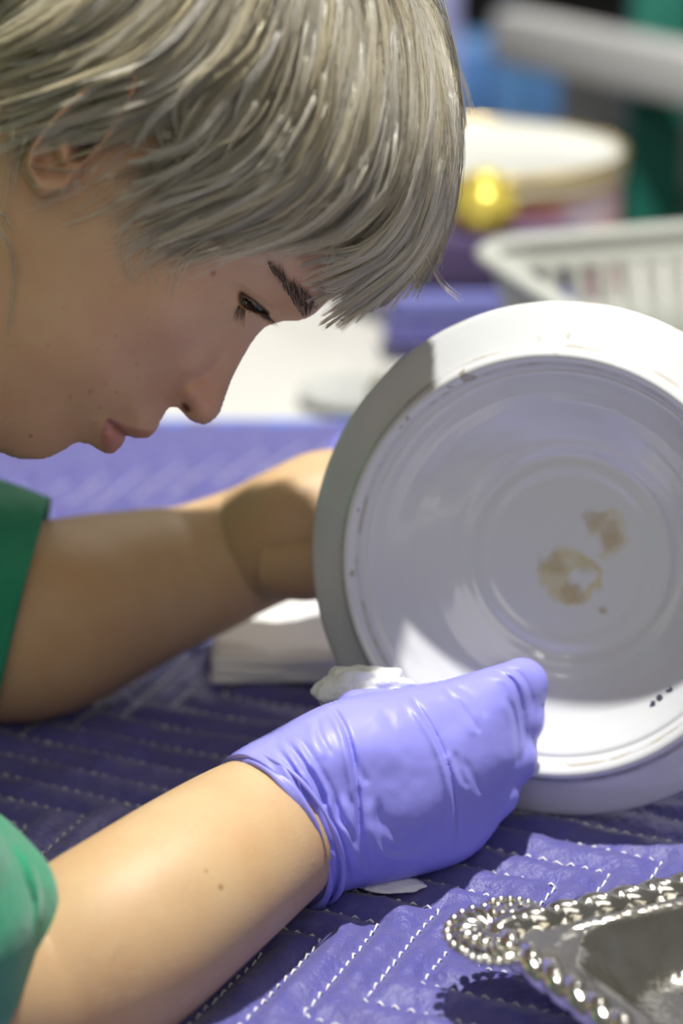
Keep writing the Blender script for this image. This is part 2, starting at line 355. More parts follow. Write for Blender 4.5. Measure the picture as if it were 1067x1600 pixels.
# eye
HW = carve([(352,440),(372,450),(392,462),(412,476),(432,482)], -3.2, 3.8, HW, .3)
HW = bumpat(398, 470, 16, 9, .6, 1.6, HW)
HW = carve([(376,460),(390,470),(404,480),(416,487)], 1.6, 4, HW, .3)
HW = carve([(366,478),(380,500),(398,512)], 1.3, 9, HW, .4)
HW = carve([(352,498),(372,514),(388,520)], -.9, 7, HW, .4)
HW = carve([(432,425),(460,450),(484,480)], 1.8, 15, HW, .3)
EYC = (385., 474.); EYR = 10.0
eh_ = np.sqrt(np.clip(EYR**2-((HX-EYC[0])**2+(HY-EYC[1])**2)/16.5, 0, None)); near_e = eh_ > 0
EYZ = float((HW-.7-eh_)[near_e & (eh_ > 4)].min())
slit = catmull([(375,455),(384,460),(394,467),(404,475),(414,484),(419,490),(406,488),(393,484),(383,480),(376,475),(373,465)], 60, True)
SD = poly_sd(HX, HY, slit)
HW = HW+(np.where(near_e, EYZ+eh_-1.2, HW-5)-HW)*smooth(SD, -2.5, 2.0)
HWface = HW.copy()
# ear
ear = catmull([(45,287),(60,303),(80,306),(106,302),(124,275),(150,245),(185,205),(212,160),(222,122),(205,102),(170,106),(120,138),(75,180),(45,220),(35,255)], 90, True)
ED = poly_sd(HX, HY, ear)/4.0
EH = 13*smooth(ED, -1.2, 3.0); rim = 4.0*np.exp(-.5*((ED-2.2)/1.5)**2)*smooth(HX*.3+HY*-.0, -200, 0)
lobe = smooth(HY, 262, 285)
dish = -6.0*smooth(ED, 3.5, 7)*(1-lobe)
EW = EH+rim*(1-.5*lobe)+dish
cd_, ct_, _ = line_d(HX, HY, [(150,170),(110,195),(95,225),(105,250)]); EW += 3.5*np.exp(-.5*(cd_/9)**2)*(ED > 0)
cd_, ct_, _ = line_d(HX, HY, [(150,215),(135,235),(122,262)]); EW -= 10*np.exp(-.5*(cd_/11)**2)*smooth(ED, -1, 3)
cd_, ct_, _ = line_d(HX, HY, [(80,236),(90,262)]); EW -= 1.5*np.exp(-.5*(cd_/6)**2)*(ED > 0)
HW = HW+EW*smooth(HD, 0, 4)
HWx = np.where(HD > 0, HW, HD)
def midz(px, py):
    f = (px-130)*.68+(py-240)*.73; u = (px-130)*.73-(py-240)*.68
    return D0+(.17*np.clip(f, -400, 600)-.10*np.clip(u, -300, 600))/4000
zn = np.arange(D0-.120, D0+.125, .00085)
Fh = (np.abs(zn[None, None]-midz(HX, HY)[..., None])*1000-HWx[..., None]).astype(np.float32)
V, Q = nets(Fh); del Fh
vpx = hx0+V[:, 0]*hs; vpy = hy0+V[:, 1]*hs; vz = zn[0]+V[:, 2]*.00085
Wb = bil(HW, V[:, 0], V[:, 1]); Db = bil(HD, V[:, 0], V[:, 1]); mz = midz(vpx, vpy); sgn = np.sign(vz-mz)
gxx, gyy = np.gradient(HWx, hs/4.0); slope = bil(np.sqrt(gxx**2+gyy**2), V[:, 0], V[:, 1])
ok = (slope < 1.6) & (Db > 2); vz = np.where(ok, mz+sgn*Wb/1000, vz)
headV = P(vpx, vpy, vz); headF = Q
# skin colour: pigment, plus painted shade in mouth line, nostril and ear hollow
def skincol(px, py):
    c = np.tile(np.array([.57, .365, .215]), (len(px), 1))
    def mixp(m, col): c[:] = c*(1-m[:, None])+np.array(col)*m[:, None]
    def blob(x, y, sx, sy, ang=0.):
        a = (px-x)*math.cos(ang)+(py-y)*math.sin(ang); b = -(px-x)*math.sin(ang)+(py-y)*math.cos(ang); return np.exp(-.5*((a/sx)**2+(b/sy)**2))
    n = vnoise(px, py, .02, 9)
    mixp(.40*blob(250, 540, 90, 60, .6), (.62, .36, .27)); mixp(.55*blob(310, 620, 40, 30), (.62, .31, .20)); mixp(.35*blob(380, 550, 30, 20), (.66, .36, .25))
    mixp(.35*blob(500, 430, 60, 30), (.68, .40, .32)); mixp(.35*blob(60, 260, 30, 60), (.58, .33, .22)); mixp(.5*blob(190, 130, 40, 40), (.55, .25, .16))
    mixp(.35*np.clip(n, 0, 1), (.55, .33, .22))
    low = catmull([(167,655),(182,668),(197,681),(196,692),(184,706),(170,712),(160,700),(158,680)], 40, True)
    up = catmull([(170,655),(200,668),(226,672),(240,676),(238,688),(218,690),(198,684),(182,670)], 40, True)
    X = px[None]; Y = py[None]
    mixp(.80*smooth(poly_sd(X, Y, low)[0], -4, 3), (.50, .21, .17)); mixp(.62*smooth(poly_sd(X, Y, up)[0], -4, 3), (.42, .17, .13))
    d, t, _ = line_d(px, py, [(200,683),(190,674),(178,664),(170,657)]); mixp(.6*np.exp(-.5*(d/2.5)**2), (.20, .06, .05))
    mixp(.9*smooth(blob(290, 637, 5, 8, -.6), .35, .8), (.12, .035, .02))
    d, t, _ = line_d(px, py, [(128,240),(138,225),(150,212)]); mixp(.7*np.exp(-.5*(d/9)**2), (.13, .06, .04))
    for x, y, r in [(333,427,4.2),(348,472,2.2),(181,525,2.6),(233,536,2.2),(214,569,3),(152,546,1.8),(141,612,4),(155,637,3),(48,681,2.2),(75,540,2.5),(182,612,3),(215,590,2),(110,620,3),(165,600,2.2),(100,480,2.2),(230,500,1.6)]:
        mixp((.75 if r > 4.1 or x == 48 else .33)*smooth(np.sqrt((px-x)**2+(py-y)**2), r+1.8, r-1.2), (.25, .10, .05) if r > 4.1 or x == 48 else (.42, .18, .11))
    eb = np.exp(-.5*(line_d(px, py, [(430,425),(452,447),(472,470),(482,486)])[0]/9)**2); mixp(.35*eb, (.25, .15, .09))
    return c
headC = skincol(vpx, vpy)

# ------------------------------------------------------------------ arms, torso
def armtube(pts, n=44, m=110, squash=1., seed=0):
    pts = np.array(pts, float); c = catmull(pts[:, :3], m); r = catmull(pts[:, 3:4], m)[:, 0]
    return tube(c, r, n, squash)
def pr(px, py, zc, rpx): return (*P(px, py, zc), rpx*zc/4000)
near_arm = [(-.335, .80, .25, .046), (-.27, .77, .19, .044), (-.205, .745, .11, .040), pr(-150, 1475, .850, 160), pr(-30, 1540, .862, 165), pr(90, 1530, .866, 166), pr(190, 1465, .872, 160), pr(300, 1383, .895, 146), pr(390, 1318, .925, 131), pr(450, 1280, .946, 117), pr(520, 1240, .957, 96), pr(600, 1215, .958, 70)]
far_arm = [(-.34, 1.12, .25, .046), (-.31, 1.10, .16, .044), (-.275, 1.07, .08, .043), pr(-220, 985, 1.087, 148), pr(-90, 980, 1.088, 148), pr(50, 970, 1.09, 155), pr(160, 937, 1.106, 137), pr(240, 912, 1.117, 120), pr(305, 893, 1.124, 107), pr(390, 858, 1.128, 99), pr(450, 832, 1.115, 101), pr(510, 808, 1.12, 105), pr(560, 790, 1.125, 96)]
a1 = armtube(near_arm, 48, 150); a2 = armtube(far_arm, 48, 130)
torso = tube(catmull([(-.30, .975, .26), (-.37, .975, .22), (-.42, .975, .10), (-.44, .975, -.08), (-.45, .975, -.30)], 30), catmull(np.array([[.10], [.17], [.18], [.16], [.17]]), 30)[:, 0], 40, .62, ref=(0, 1, .001))
def heel():                                # thenar bulge of the far hand
    p = [pr(430, 870, 1.105, 62), pr(480, 880, 1.10, 60), pr(530, 870, 1.10, 52)]; return armtube(p, 24, 30)
parts = [(headV, headF), a1, a2, torso, heel()]
cols = [headC]
for v, f in parts[1:]:
    n = vnoise(v[:, 0]+v[:, 2], v[:, 1], 45, 11)[:, None]; cols.append(np.array([.57, .385, .205])+n*np.array([.0, -.02, -.02]))
q = []
for v, f in parts:
    f = np.asarray(f); q.append((v, f))
V, F = merge(q)
# drop degenerate duplicates by turning cap triangles into real ones through from_pydata is slow: keep caps as quads with mid points
tri = F[:, 2] == F[:, 3]; Fq = F[~tri]
me = raw_mesh('body', V, Fq)
person = empty('person', (-.42, .975, -.36), 'person with short silver hair, green sleeves and purple gloves leaning over the white lid', 'person')
body = link('body', me, M_skin); add_col(me, np.vstack(cols)); keep(body, person)
for (x, y, z) in [(345, 1386, 4), (330, 1365, 2.5)]:
    pass

# eye
def surf(px, py, lift=0.):                 # near-side head surface point; lift in mm
    W_ = bil(HWface, (np.asarray(px, float)-hx0)/hs, (np.asarray(py, float)-hy0)/hs); return P(px, py, midz(np.asarray(px, float), np.asarray(py, float))-(W_+lift)/1000)
ec = P(EYC[0], EYC[1], midz(EYC[0], EYC[1])-EYZ/1000)
u_, v_ = np.meshgrid(np.linspace(0, np.pi, 32), np.linspace(0, 2*np.pi, 48, endpoint=False), indexing='ij')
look = np.array([-.1, -1, -.4]); look = (P(620., 640., .90)-ec); look /= np.linalg.norm(look)
a = np.cross(look, [0, 0, 1]); a /= np.linalg.norm(a); b = np.cross(look, a)
R = .0094*(1+.03*np.exp(-(u_/.4)**2))
S = ec+R[..., None]*(np.cos(u_)[..., None]*look+np.sin(u_)[..., None]*(np.cos(v_)[..., None]*a+np.sin(v_)[..., None]*b))
V, F = loft(S, True, False); o = mk('eyeball', V, F, M_eye, person)
uu = u_.ravel()[:, None]; add_col(o.data, np.where(uu < .17, (.01, .01, .01), np.where(uu < .50, (.20, .27, .36), (.70, .70, .72))))
# lashes + brow
def hairset(name, roots, dirs, length, rad, curl, parent, seed, M_=8, m=M_brow):
    r = np.random.default_rng(seed); N = len(roots); t = np.linspace(0, 1, M_)[None, :, None]
    L = (np.asarray(length)*r.uniform(.7, 1.1, N))[:, None, None]
    pt = roots[:, None]+dirs[:, None]*L*t+np.asarray(curl)[None, None]*L*t**2
    R_ = rad*(1-.85*t[..., 0])*np.ones((N, 1)); V, F = strands(pt, R_, 3, seed); return mk(name, V, F, m, parent)
r = np.random.default_rng(3)
def dirpx(dx, dy, dz): v = RT*dx-UP*dy-FW*dz; return v/np.linalg.norm(v)
def skinhair(name, x, y, dx, dy, Ls, rad, l0, l1, seed, M_=8, curl=(0, 0)):
    rr_ = np.random.default_rng(seed); N = len(x); t = np.linspace(0, 1, M_)[None]; L = (Ls*rr_.uniform(.65, 1.1, N))[:, None]
    nn = np.hypot(dx, dy); X_ = x[:, None]+(dx/nn)[:, None]*L*t+curl[0]*L*t**2; Y_ = y[:, None]+(dy/nn)[:, None]*L*t+curl[1]*L*t**2
    inside = bil(HWface, (X_-hx0)/hs, (Y_-hy0)/hs); W0 = inside[:, :1]; Wl = np.maximum(inside, W0-2.5 if l1 > 2 else inside)+l0+(l1-l0)*t
    pt = P(X_, Y_, midz(X_, Y_)-Wl/1000); V, F = strands(pt, rad*(1-.85*t)*np.ones((N, 1)), 3, seed); return mk(name, V, F, M_brow, person)
n = 90; s_ = r.random(n)**.8; base = catmull([(378,463),(388,469),(400,478),(410,486),(418,491)], 200)[(s_*199).astype(int)]
skinhair('eyelashes', base[:, 0]+r.normal(0, .8, n), base[:, 1]+r.normal(0, .8, n), -.15+.75*s_+r.normal(0, .1, n), 1+r.normal(0, .1, n), 26, .00011, .4, 4.5, 4, 8, (.25, -.12))
n = 34; s_ = r.random(n); base = catmull([(374,474),(378,478),(384,482)], 100)[(s_*99).astype(int)]
skinhair('eyelashes', base[:, 0], base[:, 1], -.40+.3*s_+r.normal(0, .05, n), .95+0*s_, 31, .00010, .3, 3.2, 5, 8, (.05, 0))
n = 330; s_ = r.random(n)**.62; base = catmull([(421,414),(434,430),(450,448),(464,462),(476,476),(485,489)], 300)[(s_*299).astype(int)]
wd = 2.5+14*s_; off = r.uniform(-1, 1, n)*wd; bx = base[:, 0]+off*.75; by = np.minimum(base[:, 1]-off*.65+3*s_, 495)
skinhair('eyebrow', bx, by, -.42+.22*s_+r.normal(0, .2, n), -.9+r.normal(0, .15, n), 19, .000085, .05, 1.3, 6, 7, (.15, 0))

from mathutils.bvhtree import BVHTree
bvh = BVHTree.FromPolygons([tuple(v) for v in a1[0].tolist()], [tuple(f) for f in a1[1].tolist() if f[2] != f[3]])
def cast(px, py):
    d = P(px, py, 1.0)-CAM; h = bvh.ray_cast(Vector(CAM), Vector(d).normalized()); return h[0], h[1]
r = np.random.default_rng(15); pt = []
axis = Vector(P(300., 1383., .895)-P(450., 1280., .946)).normalized()
while len(pt) < 900:
    f = r.random(); cx = 130+f*330; cy = 1505-f*235; o_ = r.uniform(-1, .75); px = cx+o_*95*.55; py = cy+o_*130*.84
    h, nrm = cast(px, py)
    if h is None: continue
    d = (-axis*-1.0+nrm*.30+Vector(r.normal(0, .35, 3))).normalized() if r.random() < .5 else (axis*-1+nrm*.35+Vector(r.normal(0, .35, 3))).normalized()
    L = r.uniform(.002, .005); pt.append([h+d*L*t+nrm*(-.0003*t*t) for t in np.linspace(0, 1, 5)])
pt = np.array(pt, float); V, F = strands(pt, .00004*(1-.7*np.linspace(0, 1, 5))[None]*np.ones((len(pt), 1)), 3, 9)
o = mk('arm_hair', V, F, mat('fine_pale_hair', (.80, .68, .48), .4), person); o['kind'] = 'stuff'; o['label'] = 'fine pale hairs on the near forearm'
nt_ = M_skin.node_tree; bs_ = nt_.nodes['Principled BSDF']; src_ = bs_.inputs['Base Color'].links[0].from_socket; tc_ = nt_.nodes.new('ShaderNodeTexCoord')
for px, py, rr_ in [(345., 1386., .0010), (322., 1361., .0006), (462., 1412., .0006)]:
    h, nrm = cast(px, py)
    if h is None: continue
    dn = nt_.nodes.new('ShaderNodeVectorMath'); dn.operation = 'DISTANCE'; dn.inputs[1].default_value = h; nt_.links.new(tc_.outputs['Object'], dn.inputs[0])
    mr = nt_.nodes.new('ShaderNodeMapRange'); mr.inputs[1].default_value = rr_*1.3; mr.inputs[2].default_value = rr_*.5; mr.inputs[4].default_value = .8; nt_.links.new(dn.outputs['Value'], mr.inputs[0])
    mx = nt_.nodes.new('ShaderNodeMix'); mx.data_type = 'RGBA'; mx.inputs[7].default_value = (.22, .09, .04, 1); nt_.links.new(src_, mx.inputs[6]); nt_.links.new(mr.outputs[0], mx.inputs[0]); src_ = mx.outputs[2]
nt_.links.new(src_, bs_.inputs['Base Color'])

# ------------------------------------------------------------------ HAIR
hsil = catmull([(560,760),(560,560),(545,510),(590,485),(650,440),(692,370),(716,300),(724,230),(716,150),(692,70),(668,0),(640,-80),(570,-165),(430,-225),(280,-250),(100,-235),(-50,-180),(-125,-80),(-170,60),(-500,200),(-500,760)], 260, True)
ax0, ax1, ay0, ay1, as_ = -200, 760, -270, 560, 4.0
AXs = np.arange(ax0, ax1, as_); AYs = np.arange(ay0, ay1, as_); AX, AY = np.meshgrid(AXs, AYs, indexing='ij')
AD = poly_sd(AX, AY, hsil)/4
hctl = [(400,150,86),(250,50,88),(130,100,86),(500,250,80),(250,200,85),(330,330,76),(150,250,84),(60,250,82),(-80,200,76),(620,200,72),(680,200,64),(640,350,60),(560,430,52),(450,400,66),(380,400,69),(600,50,72),(500,-80,72),(300,-180,72),(50,-160,70),(-100,0,70),(0,100,84),(300,450,70),(100,400,76),(540,500,45)]
AG = np.clip(tps(hctl, AX, AY, 1e-4), 20, 92); AWo = AG*np.sqrt(np.clip(1-(1-np.clip(AD/58, 0, 1))**2, 0, 1)); AWo = AWo+(blur(AWo, 2)-AWo)*smooth(AD, 2, 8)
Wh_head = bil(HWx, (AX-hx0)/hs, (AY-hy0)/hs); inh = (AX < hx1-4) & (AY > hy0+4); Wh_head = np.where(inh, Wh_head, -20)
AW = np.maximum(AWo, np.where(Wh_head > 3, Wh_head+2.0, -20)); AW = np.where(AD > 0, AW, AD)
mask = catmull([(538,462),(600,440),(650,400),(685,345),(704,280),(712,225),(704,150),(682,75),(655,0),(628,-75),(560,-155),(430,-210),(280,-232),(100,-215),(-40,-165),(-110,-70),(-130,60),(-110,180),(-60,190),(0,150),(60,120),(130,95),(210,85),(240,120),(232,190),(250,260),(275,310),(330,350),(400,368),(470,385),(510,425)], 200, True)
MD = poly_sd(AX, AY, mask)/4
he = np.where(Wh_head > -19, Wh_head, -20)
CW = np.where(Wh_head > 3, np.maximum(Wh_head-1.5+9*smooth(MD, 0, 14), 0), 0); CW = np.maximum(CW, (AWo-11)*smooth(MD, -1, 9)); CW = np.where(MD > 0, CW, MD)
zc_ = np.arange(D0-.13, D0+.13, .0014)
Fc = (np.maximum(np.abs(zc_[None, None]-midz(AX, AY)[..., None])*1000-CW[..., None], -MD[..., None]*1.0)).astype(np.float32)
V, Q = nets(Fc); px_ = ax0+V[:, 0]*as_; py_ = ay0+V[:, 1]*as_
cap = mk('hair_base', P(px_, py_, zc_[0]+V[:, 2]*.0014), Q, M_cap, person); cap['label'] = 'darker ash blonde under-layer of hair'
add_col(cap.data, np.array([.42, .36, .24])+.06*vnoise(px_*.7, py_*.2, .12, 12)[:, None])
# ordered guides, root -> tip, photo frame of the head plane
G_ = [
[(-30,-170),(-60,-110),(-95,-40),(-120,60),(-140,170)],
[(60,-190),(0,-110),(-60,-40),(-110,50),(-150,170)],
[(150,-200),(90,-110),(20,-40),(-60,30),(-140,120)],
[(240,-190),(170,-90),(90,-10),(10,40),(-90,90)],
[(300,-170),(240,-60),(150,30),(50,85),(-60,120)],
[(350,-140),(300,-20),(210,75),(100,120),(-40,160)],
[(390,-110),(345,20),(270,110),(140,160),(-30,230)],
[(410,-100),(370,50),(300,140),(190,200),(20,235)],
[(420,-90),(370,50),(290,130),(250,180),(262,228)],
[(440,-90),(390,60),(300,130),(285,200),(318,285)],
[(460,-90),(430,60),(360,170),(290,235),(170,265)],
[(475,-80),(455,70),(400,190),(310,265),(190,350)],
[(490,-80),(480,80),(430,200),(350,280),(215,335)],
[(505,-80),(505,80),(460,210),(380,300),(200,400)],
[(520,-75),(530,85),(490,230),(410,320),(240,385)],
[(540,-70),(560,90),(520,250),(430,345),(270,410)],
[(560,-65),(590,95),(560,260),(480,350),(330,398)],
[(580,-60),(620,100),(600,265),(520,360),(380,402)],
[(600,-55),(650,105),(635,270),(560,375),(440,415)],
[(615,-50),(675,110),(665,275),(600,395),(480,452)],
[(622,-45),(684,115),(684,280),(630,405),(508,490)],
[(630,-40),(693,120),(696,280),(652,405),(535,505)],
[(638,-40),(698,125),(704,280),(680,380),(642,452)]]
G_ = [[(g[0][0]+.62*(300-g[0][0]), g[0][1]+.62*(-242-g[0][1]))]+g for g in G_]
NG = len(G_); GT = 50; GR = np.array([catmull(g, GT) for g in G_])
def guide(g, t):                           # arrays
    g = np.clip(g, 0, NG-1.001); i = g.astype(int); f = (g-i)[..., None]; tx = np.clip(t-1, 0, .1); tt = np.clip(t, 0, 1)*(GT-1.001); j = tt.astype(int); h = (tt-j)[..., None]
    a = GR[i, j]*(1-h)+GR[i, j+1]*h; b = GR[i+1, j]*(1-h)+GR[i+1, j+1]*h; q = a*(1-f)+b*f; e = GR[i, -1]-GR[i, -5]; return q+e*(tx*9.5)[..., None]
def hairdepth(px, py): return bil(AW, (px-ax0)/as_, (py-ay0)/as_)
def make_locks(nl, per, MP, seed, gr=(0, NG-1), layer=(0, 1), width=(7, 16), tlen=(.35, .8), t1r=(.45, 1.), far=False, colr=(.55, 1.0), rad=.00011, frizz=1., wave=1.):
    r = np.random.default_rng(seed); Pt = []; Rr = []; Cc = []
    s = np.linspace(0, 1, MP)
    for _ in range(nl):
        g0 = r.uniform(*gr); t1 = min(1.06, r.uniform(*t1r)); t0 = max(0, t1-r.uniform(*tlen)); ly = r.uniform(*layer); w0 = r.uniform(*width)
        bend = r.normal(0, 9)*wave; ph = r.uniform(0, 6.3); wv = r.uniform(1, 6)*wave; col = r.uniform(*colr)
        warm = r.uniform(0, 1); t = t0+(t1-t0)*s
        c = guide(np.full(MP, g0)+r.normal(0, .12)*s, t)
        tn = np.gradient(c, axis=0); tn /= np.linalg.norm(tn, axis=1)[:, None]+1e-9; nm = np.stack([-tn[:, 1], tn[:, 0]], 1)
        c = c+nm*(bend*s**2+wv*np.sin(ph+s*4.5)*s)[:, None]
        o = r.normal(0, .55, per)[:, None]; dz = r.normal(0, .55, per)[:, None]
        wprof = w0*(1.0-.80*s**1.6)[None]
        fz = r.normal(0, 1, (per, 1))*frizz
        ext = 1+r.normal(0, .06, (per, 1))*frizz
        off = o*wprof+fz*2.2*(s[None]**2.5)*r.choice([1, 1, 1, 3.0], (per, 1))
        pts = c[None]+nm[None]*off[..., None]+tn[None]*((ext-1)*60*s[None]**2)[..., None]
        Wd = hairdepth(pts[..., 0], pts[..., 1])
        lift = -9+10.5*ly+5.5*np.sin(np.pi*np.clip(s*1.02, 0, 1))[None]*(.1+ly)+dz*wprof*.20-7*(1-smooth(s, 0, .22))[None]-2.0*s[None]**3
        inner = Wd+lift
        hd = bil(Wh_head, (pts[..., 0]-ax0)/as_, (pts[..., 1]-ay0)/as_)
        inner = np.where(hd > 3, np.maximum(inner, hd+.6), inner); inner = np.maximum(inner, .0)
        mz_ = midz(pts[..., 0], pts[..., 1]); z = mz_+(inner if far else -inner)/1000
        Pt.append(P(pts[..., 0], pts[..., 1], z))
        Rr.append(rad*r.uniform(.75, 1.25, (per, 1))*(1-.55*s[None]**3)*np.ones((per, 1)))
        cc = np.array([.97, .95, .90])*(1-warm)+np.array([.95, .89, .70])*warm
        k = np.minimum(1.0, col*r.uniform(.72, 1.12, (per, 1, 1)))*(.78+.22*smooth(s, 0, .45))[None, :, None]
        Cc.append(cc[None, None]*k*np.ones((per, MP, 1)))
    return np.concatenate(Pt), np.concatenate(Rr), np.concatenate(Cc)
def hair_obj(name, sets, label=None, n=3):
    MPs = {}
    Vs = []; Fs = []; Cs = []; off = 0
    for (p_, r_, c_) in sets:
        V, F = strands(p_, r_, n, 2); Vs.append(V); Fs.append(F+off); off += len(V); Cs.append(np.repeat(c_.reshape(-1, 3), n, 0))
    me = raw_mesh(name, np.vstack(Vs), np.vstack(Fs)); o = link(name, me, M_hair); add_col(me, np.vstack(Cs)); keep(o, person)
    o['kind'] = 'stuff'
    if label: o['label'] = label
    return o
sets = [
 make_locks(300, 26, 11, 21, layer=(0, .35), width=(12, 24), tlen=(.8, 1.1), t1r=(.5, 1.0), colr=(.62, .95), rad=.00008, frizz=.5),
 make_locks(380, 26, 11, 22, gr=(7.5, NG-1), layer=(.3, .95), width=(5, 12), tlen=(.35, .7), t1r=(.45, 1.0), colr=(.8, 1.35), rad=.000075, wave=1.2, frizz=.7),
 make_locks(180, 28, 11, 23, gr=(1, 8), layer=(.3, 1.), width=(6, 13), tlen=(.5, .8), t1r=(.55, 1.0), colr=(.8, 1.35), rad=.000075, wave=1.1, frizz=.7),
 make_locks(90, 28, 11, 26, gr=(4.6, 8.3), layer=(.1, .8), width=(6, 12), tlen=(.5, .8), t1r=(.8, 1.0), colr=(.85, 1.25), rad=.000075, wave=1.2, frizz=.7),
 make_locks(90, 24, 11, 24, gr=(18.5, NG-1), layer=(.2, 1.), width=(5, 11), tlen=(.5, .85), t1r=(.8, 1.04), colr=(.8, 1.25), rad=.000075, wave=.8, frizz=.6),
 make_locks(120, 16, 11, 25, gr=(7, NG-1), layer=(.85, 1.3), width=(3, 7), tlen=(.25, .5), t1r=(.35, 1.0), colr=(1.0, 1.35), rad=.00008, wave=2.2, frizz=.8),
 make_locks(95, 8, 11, 27, gr=(7.5, 17), layer=(.0, .5), width=(5, 13), tlen=(.35, .6), t1r=(.97, 1.06), colr=(.9, 1.3), rad=.00008, frizz=2.0, wave=3.0),
]
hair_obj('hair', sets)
farset = [make_locks(190, 12, 10, 31, layer=(0, .5), width=(14, 28), tlen=(.85, 1.1), t1r=(.6, 1.), far=True, colr=(.5, .9), rad=.0003)]
hair_obj('hair_far_side', farset)
# loose wisps traced one by one (px, py), lift mm
W_ = [[(250,150),(246,190),(256,215),(262,224)],[(285,130),(280,180),(295,240),(310,270),(322,283)],[(300,235),(240,250),(200,262),(170,300),(120,330)],[(320,230),(270,235),(205,232),(170,260),(140,310)],
[(300,260),(255,300),(215,335),(188,370),(192,410),(210,446)],[(290,330),(240,350),(205,385),(205,420),(222,440)],[(310,340),(250,375),(225,395),(235,420),(252,444)],[(330,375),(290,400),(275,425),(267,470)],[(340,385),(300,400),(280,430),(268,450)],
[(60,290),(40,275),(33,260)],[(95,225),(70,222)],[(150,262),(110,268),(35,258)],[(120,285),(90,300),(60,315)],[(250,210),(300,205),(340,195)],[(700,90),(712,140),(716,180)],[(690,60),(705,110),(700,160)],[(665,390),(690,440),(720,468)],[(700,330),(690,380),(688,415)],
[(655,20),(690,80),(712,150)],[(640,410),(655,440),(650,475)],[(390,320),(330,350),(240,365),(200,400)],[(200,300),(150,330),(100,345)],[(180,270),(120,300),(50,330)],[(0,360),(20,400),(18,470),(10,520)],[(0,330),(18,352)],[(20,200),(12,260),(3,330)],[(40,210),(25,260),(22,300)],[(480,400),(490,385)],[(560,430),(520,455),(480,440)],[(520,395),(512,412)],[(500,330),(440,380),(380,395),(310,400)]]
Pt = []; Rr = []; Cc = []; r = np.random.default_rng(77)
for w_ in W_:
    for k in range(int(r.integers(5, 12))):
        c = catmull(np.array(w_, float)+r.normal(0, 3.0, (1, 2)), 12)+r.normal(0, 1.5, (1, 2)); s = np.linspace(0, 1, 12); c = c+np.stack([r.normal(0, 3)*s**2, r.normal(0, 3)*s**2], 1)
        hd = bil(Wh_head, (c[:, 0]-ax0)/as_, (c[:, 1]-ay0)/as_); base_ = np.where((c[:, 1] < 540) & (c[:, 0] < 500), np.maximum(hd, 0)+1.5, hairdepth(c[:, 0], c[:, 1])); up_ = np.maximum(base_, hairdepth(c[:, 0], c[:, 1])*(1-smooth(s, .1, .8)))
        Pt.append(P(c[:, 0], c[:, 1], midz(c[:, 0], c[:, 1])-(up_+1.0)/1000)); Rr.append(.00012*(1-.6*s**2)); Cc.append(np.tile(np.array([.85, .80, .68])*r.uniform(.9, 1.2), (12, 1)))
hair_obj('loose_strands', [(np.array(Pt), np.array(Rr), np.array(Cc))])

# ------------------------------------------------------------------ NEAR GLOVE
gs = catmull([(300,1235),(360,1180),(430,1140),(500,1104),(560,1086),(620,1076),(690,1064),(740,1050),(790,1036),(820,1034),(842,1050),(849,1082),(840,1120),(833,1150),(834,1190),(822,1218),(800,1248),(775,1295),(745,1330),(712,1350),(660,1366),(610,1378),(555,1388),(520,1400),(480,1424),(420,1470),(330,1490),(260,1380)], 260, True)
nx0, nx1, ny0, ny1, ns = 280, 870, 1010, 1500, 2.4
NXs = np.arange(nx0, nx1, ns); NYs = np.arange(ny0, ny1, ns); NX, NY = np.meshgrid(NXs, NYs, indexing='ij'); ND = poly_sd(NX, NY, gs)/4.1
nctl = [(330,1330,36),(430,1290,36),(470,1180,35),(500,1370,34),(540,1240,31.5),(620,1150,27),(620,1250,29),(620,1350,24),(700,1120,23),(710,1220,28),(700,1320,22),(770,1080,17),(780,1160,22),(780,1250,18),(825,1060,12),(830,1150,13)]
NG_ = np.clip(tps(nctl, NX, NY, 1e-4), 8, 34); NW = NG_*np.sqrt(np.clip(1-(1-np.clip(ND/np.clip(NG_*.95, 8, 26), 0, 1))**2, 0, 1)); NW = NW+(blur(NW, 4)-NW)*smooth(ND, 2, 7)
def fold(W, pts, depth, sg, ridge=0., ends=.2, ein=True, eout=True):
    pts = catmull(pts, 24); d, t, sd = line_d(NX, NY, pts); f = (smooth(t, 0, ends) if ein else 1)*(smooth(1-t, 0, ends) if eout else 1)
    W = W-1.35*depth*np.exp(-.5*(d/sg)**2)*f
    if ridge: sdist = d*sd; W = W+abs(ridge)*np.exp(-.5*((sdist-math.copysign(sg*2.2, ridge))/(sg*1.7))**2)*f
    return W
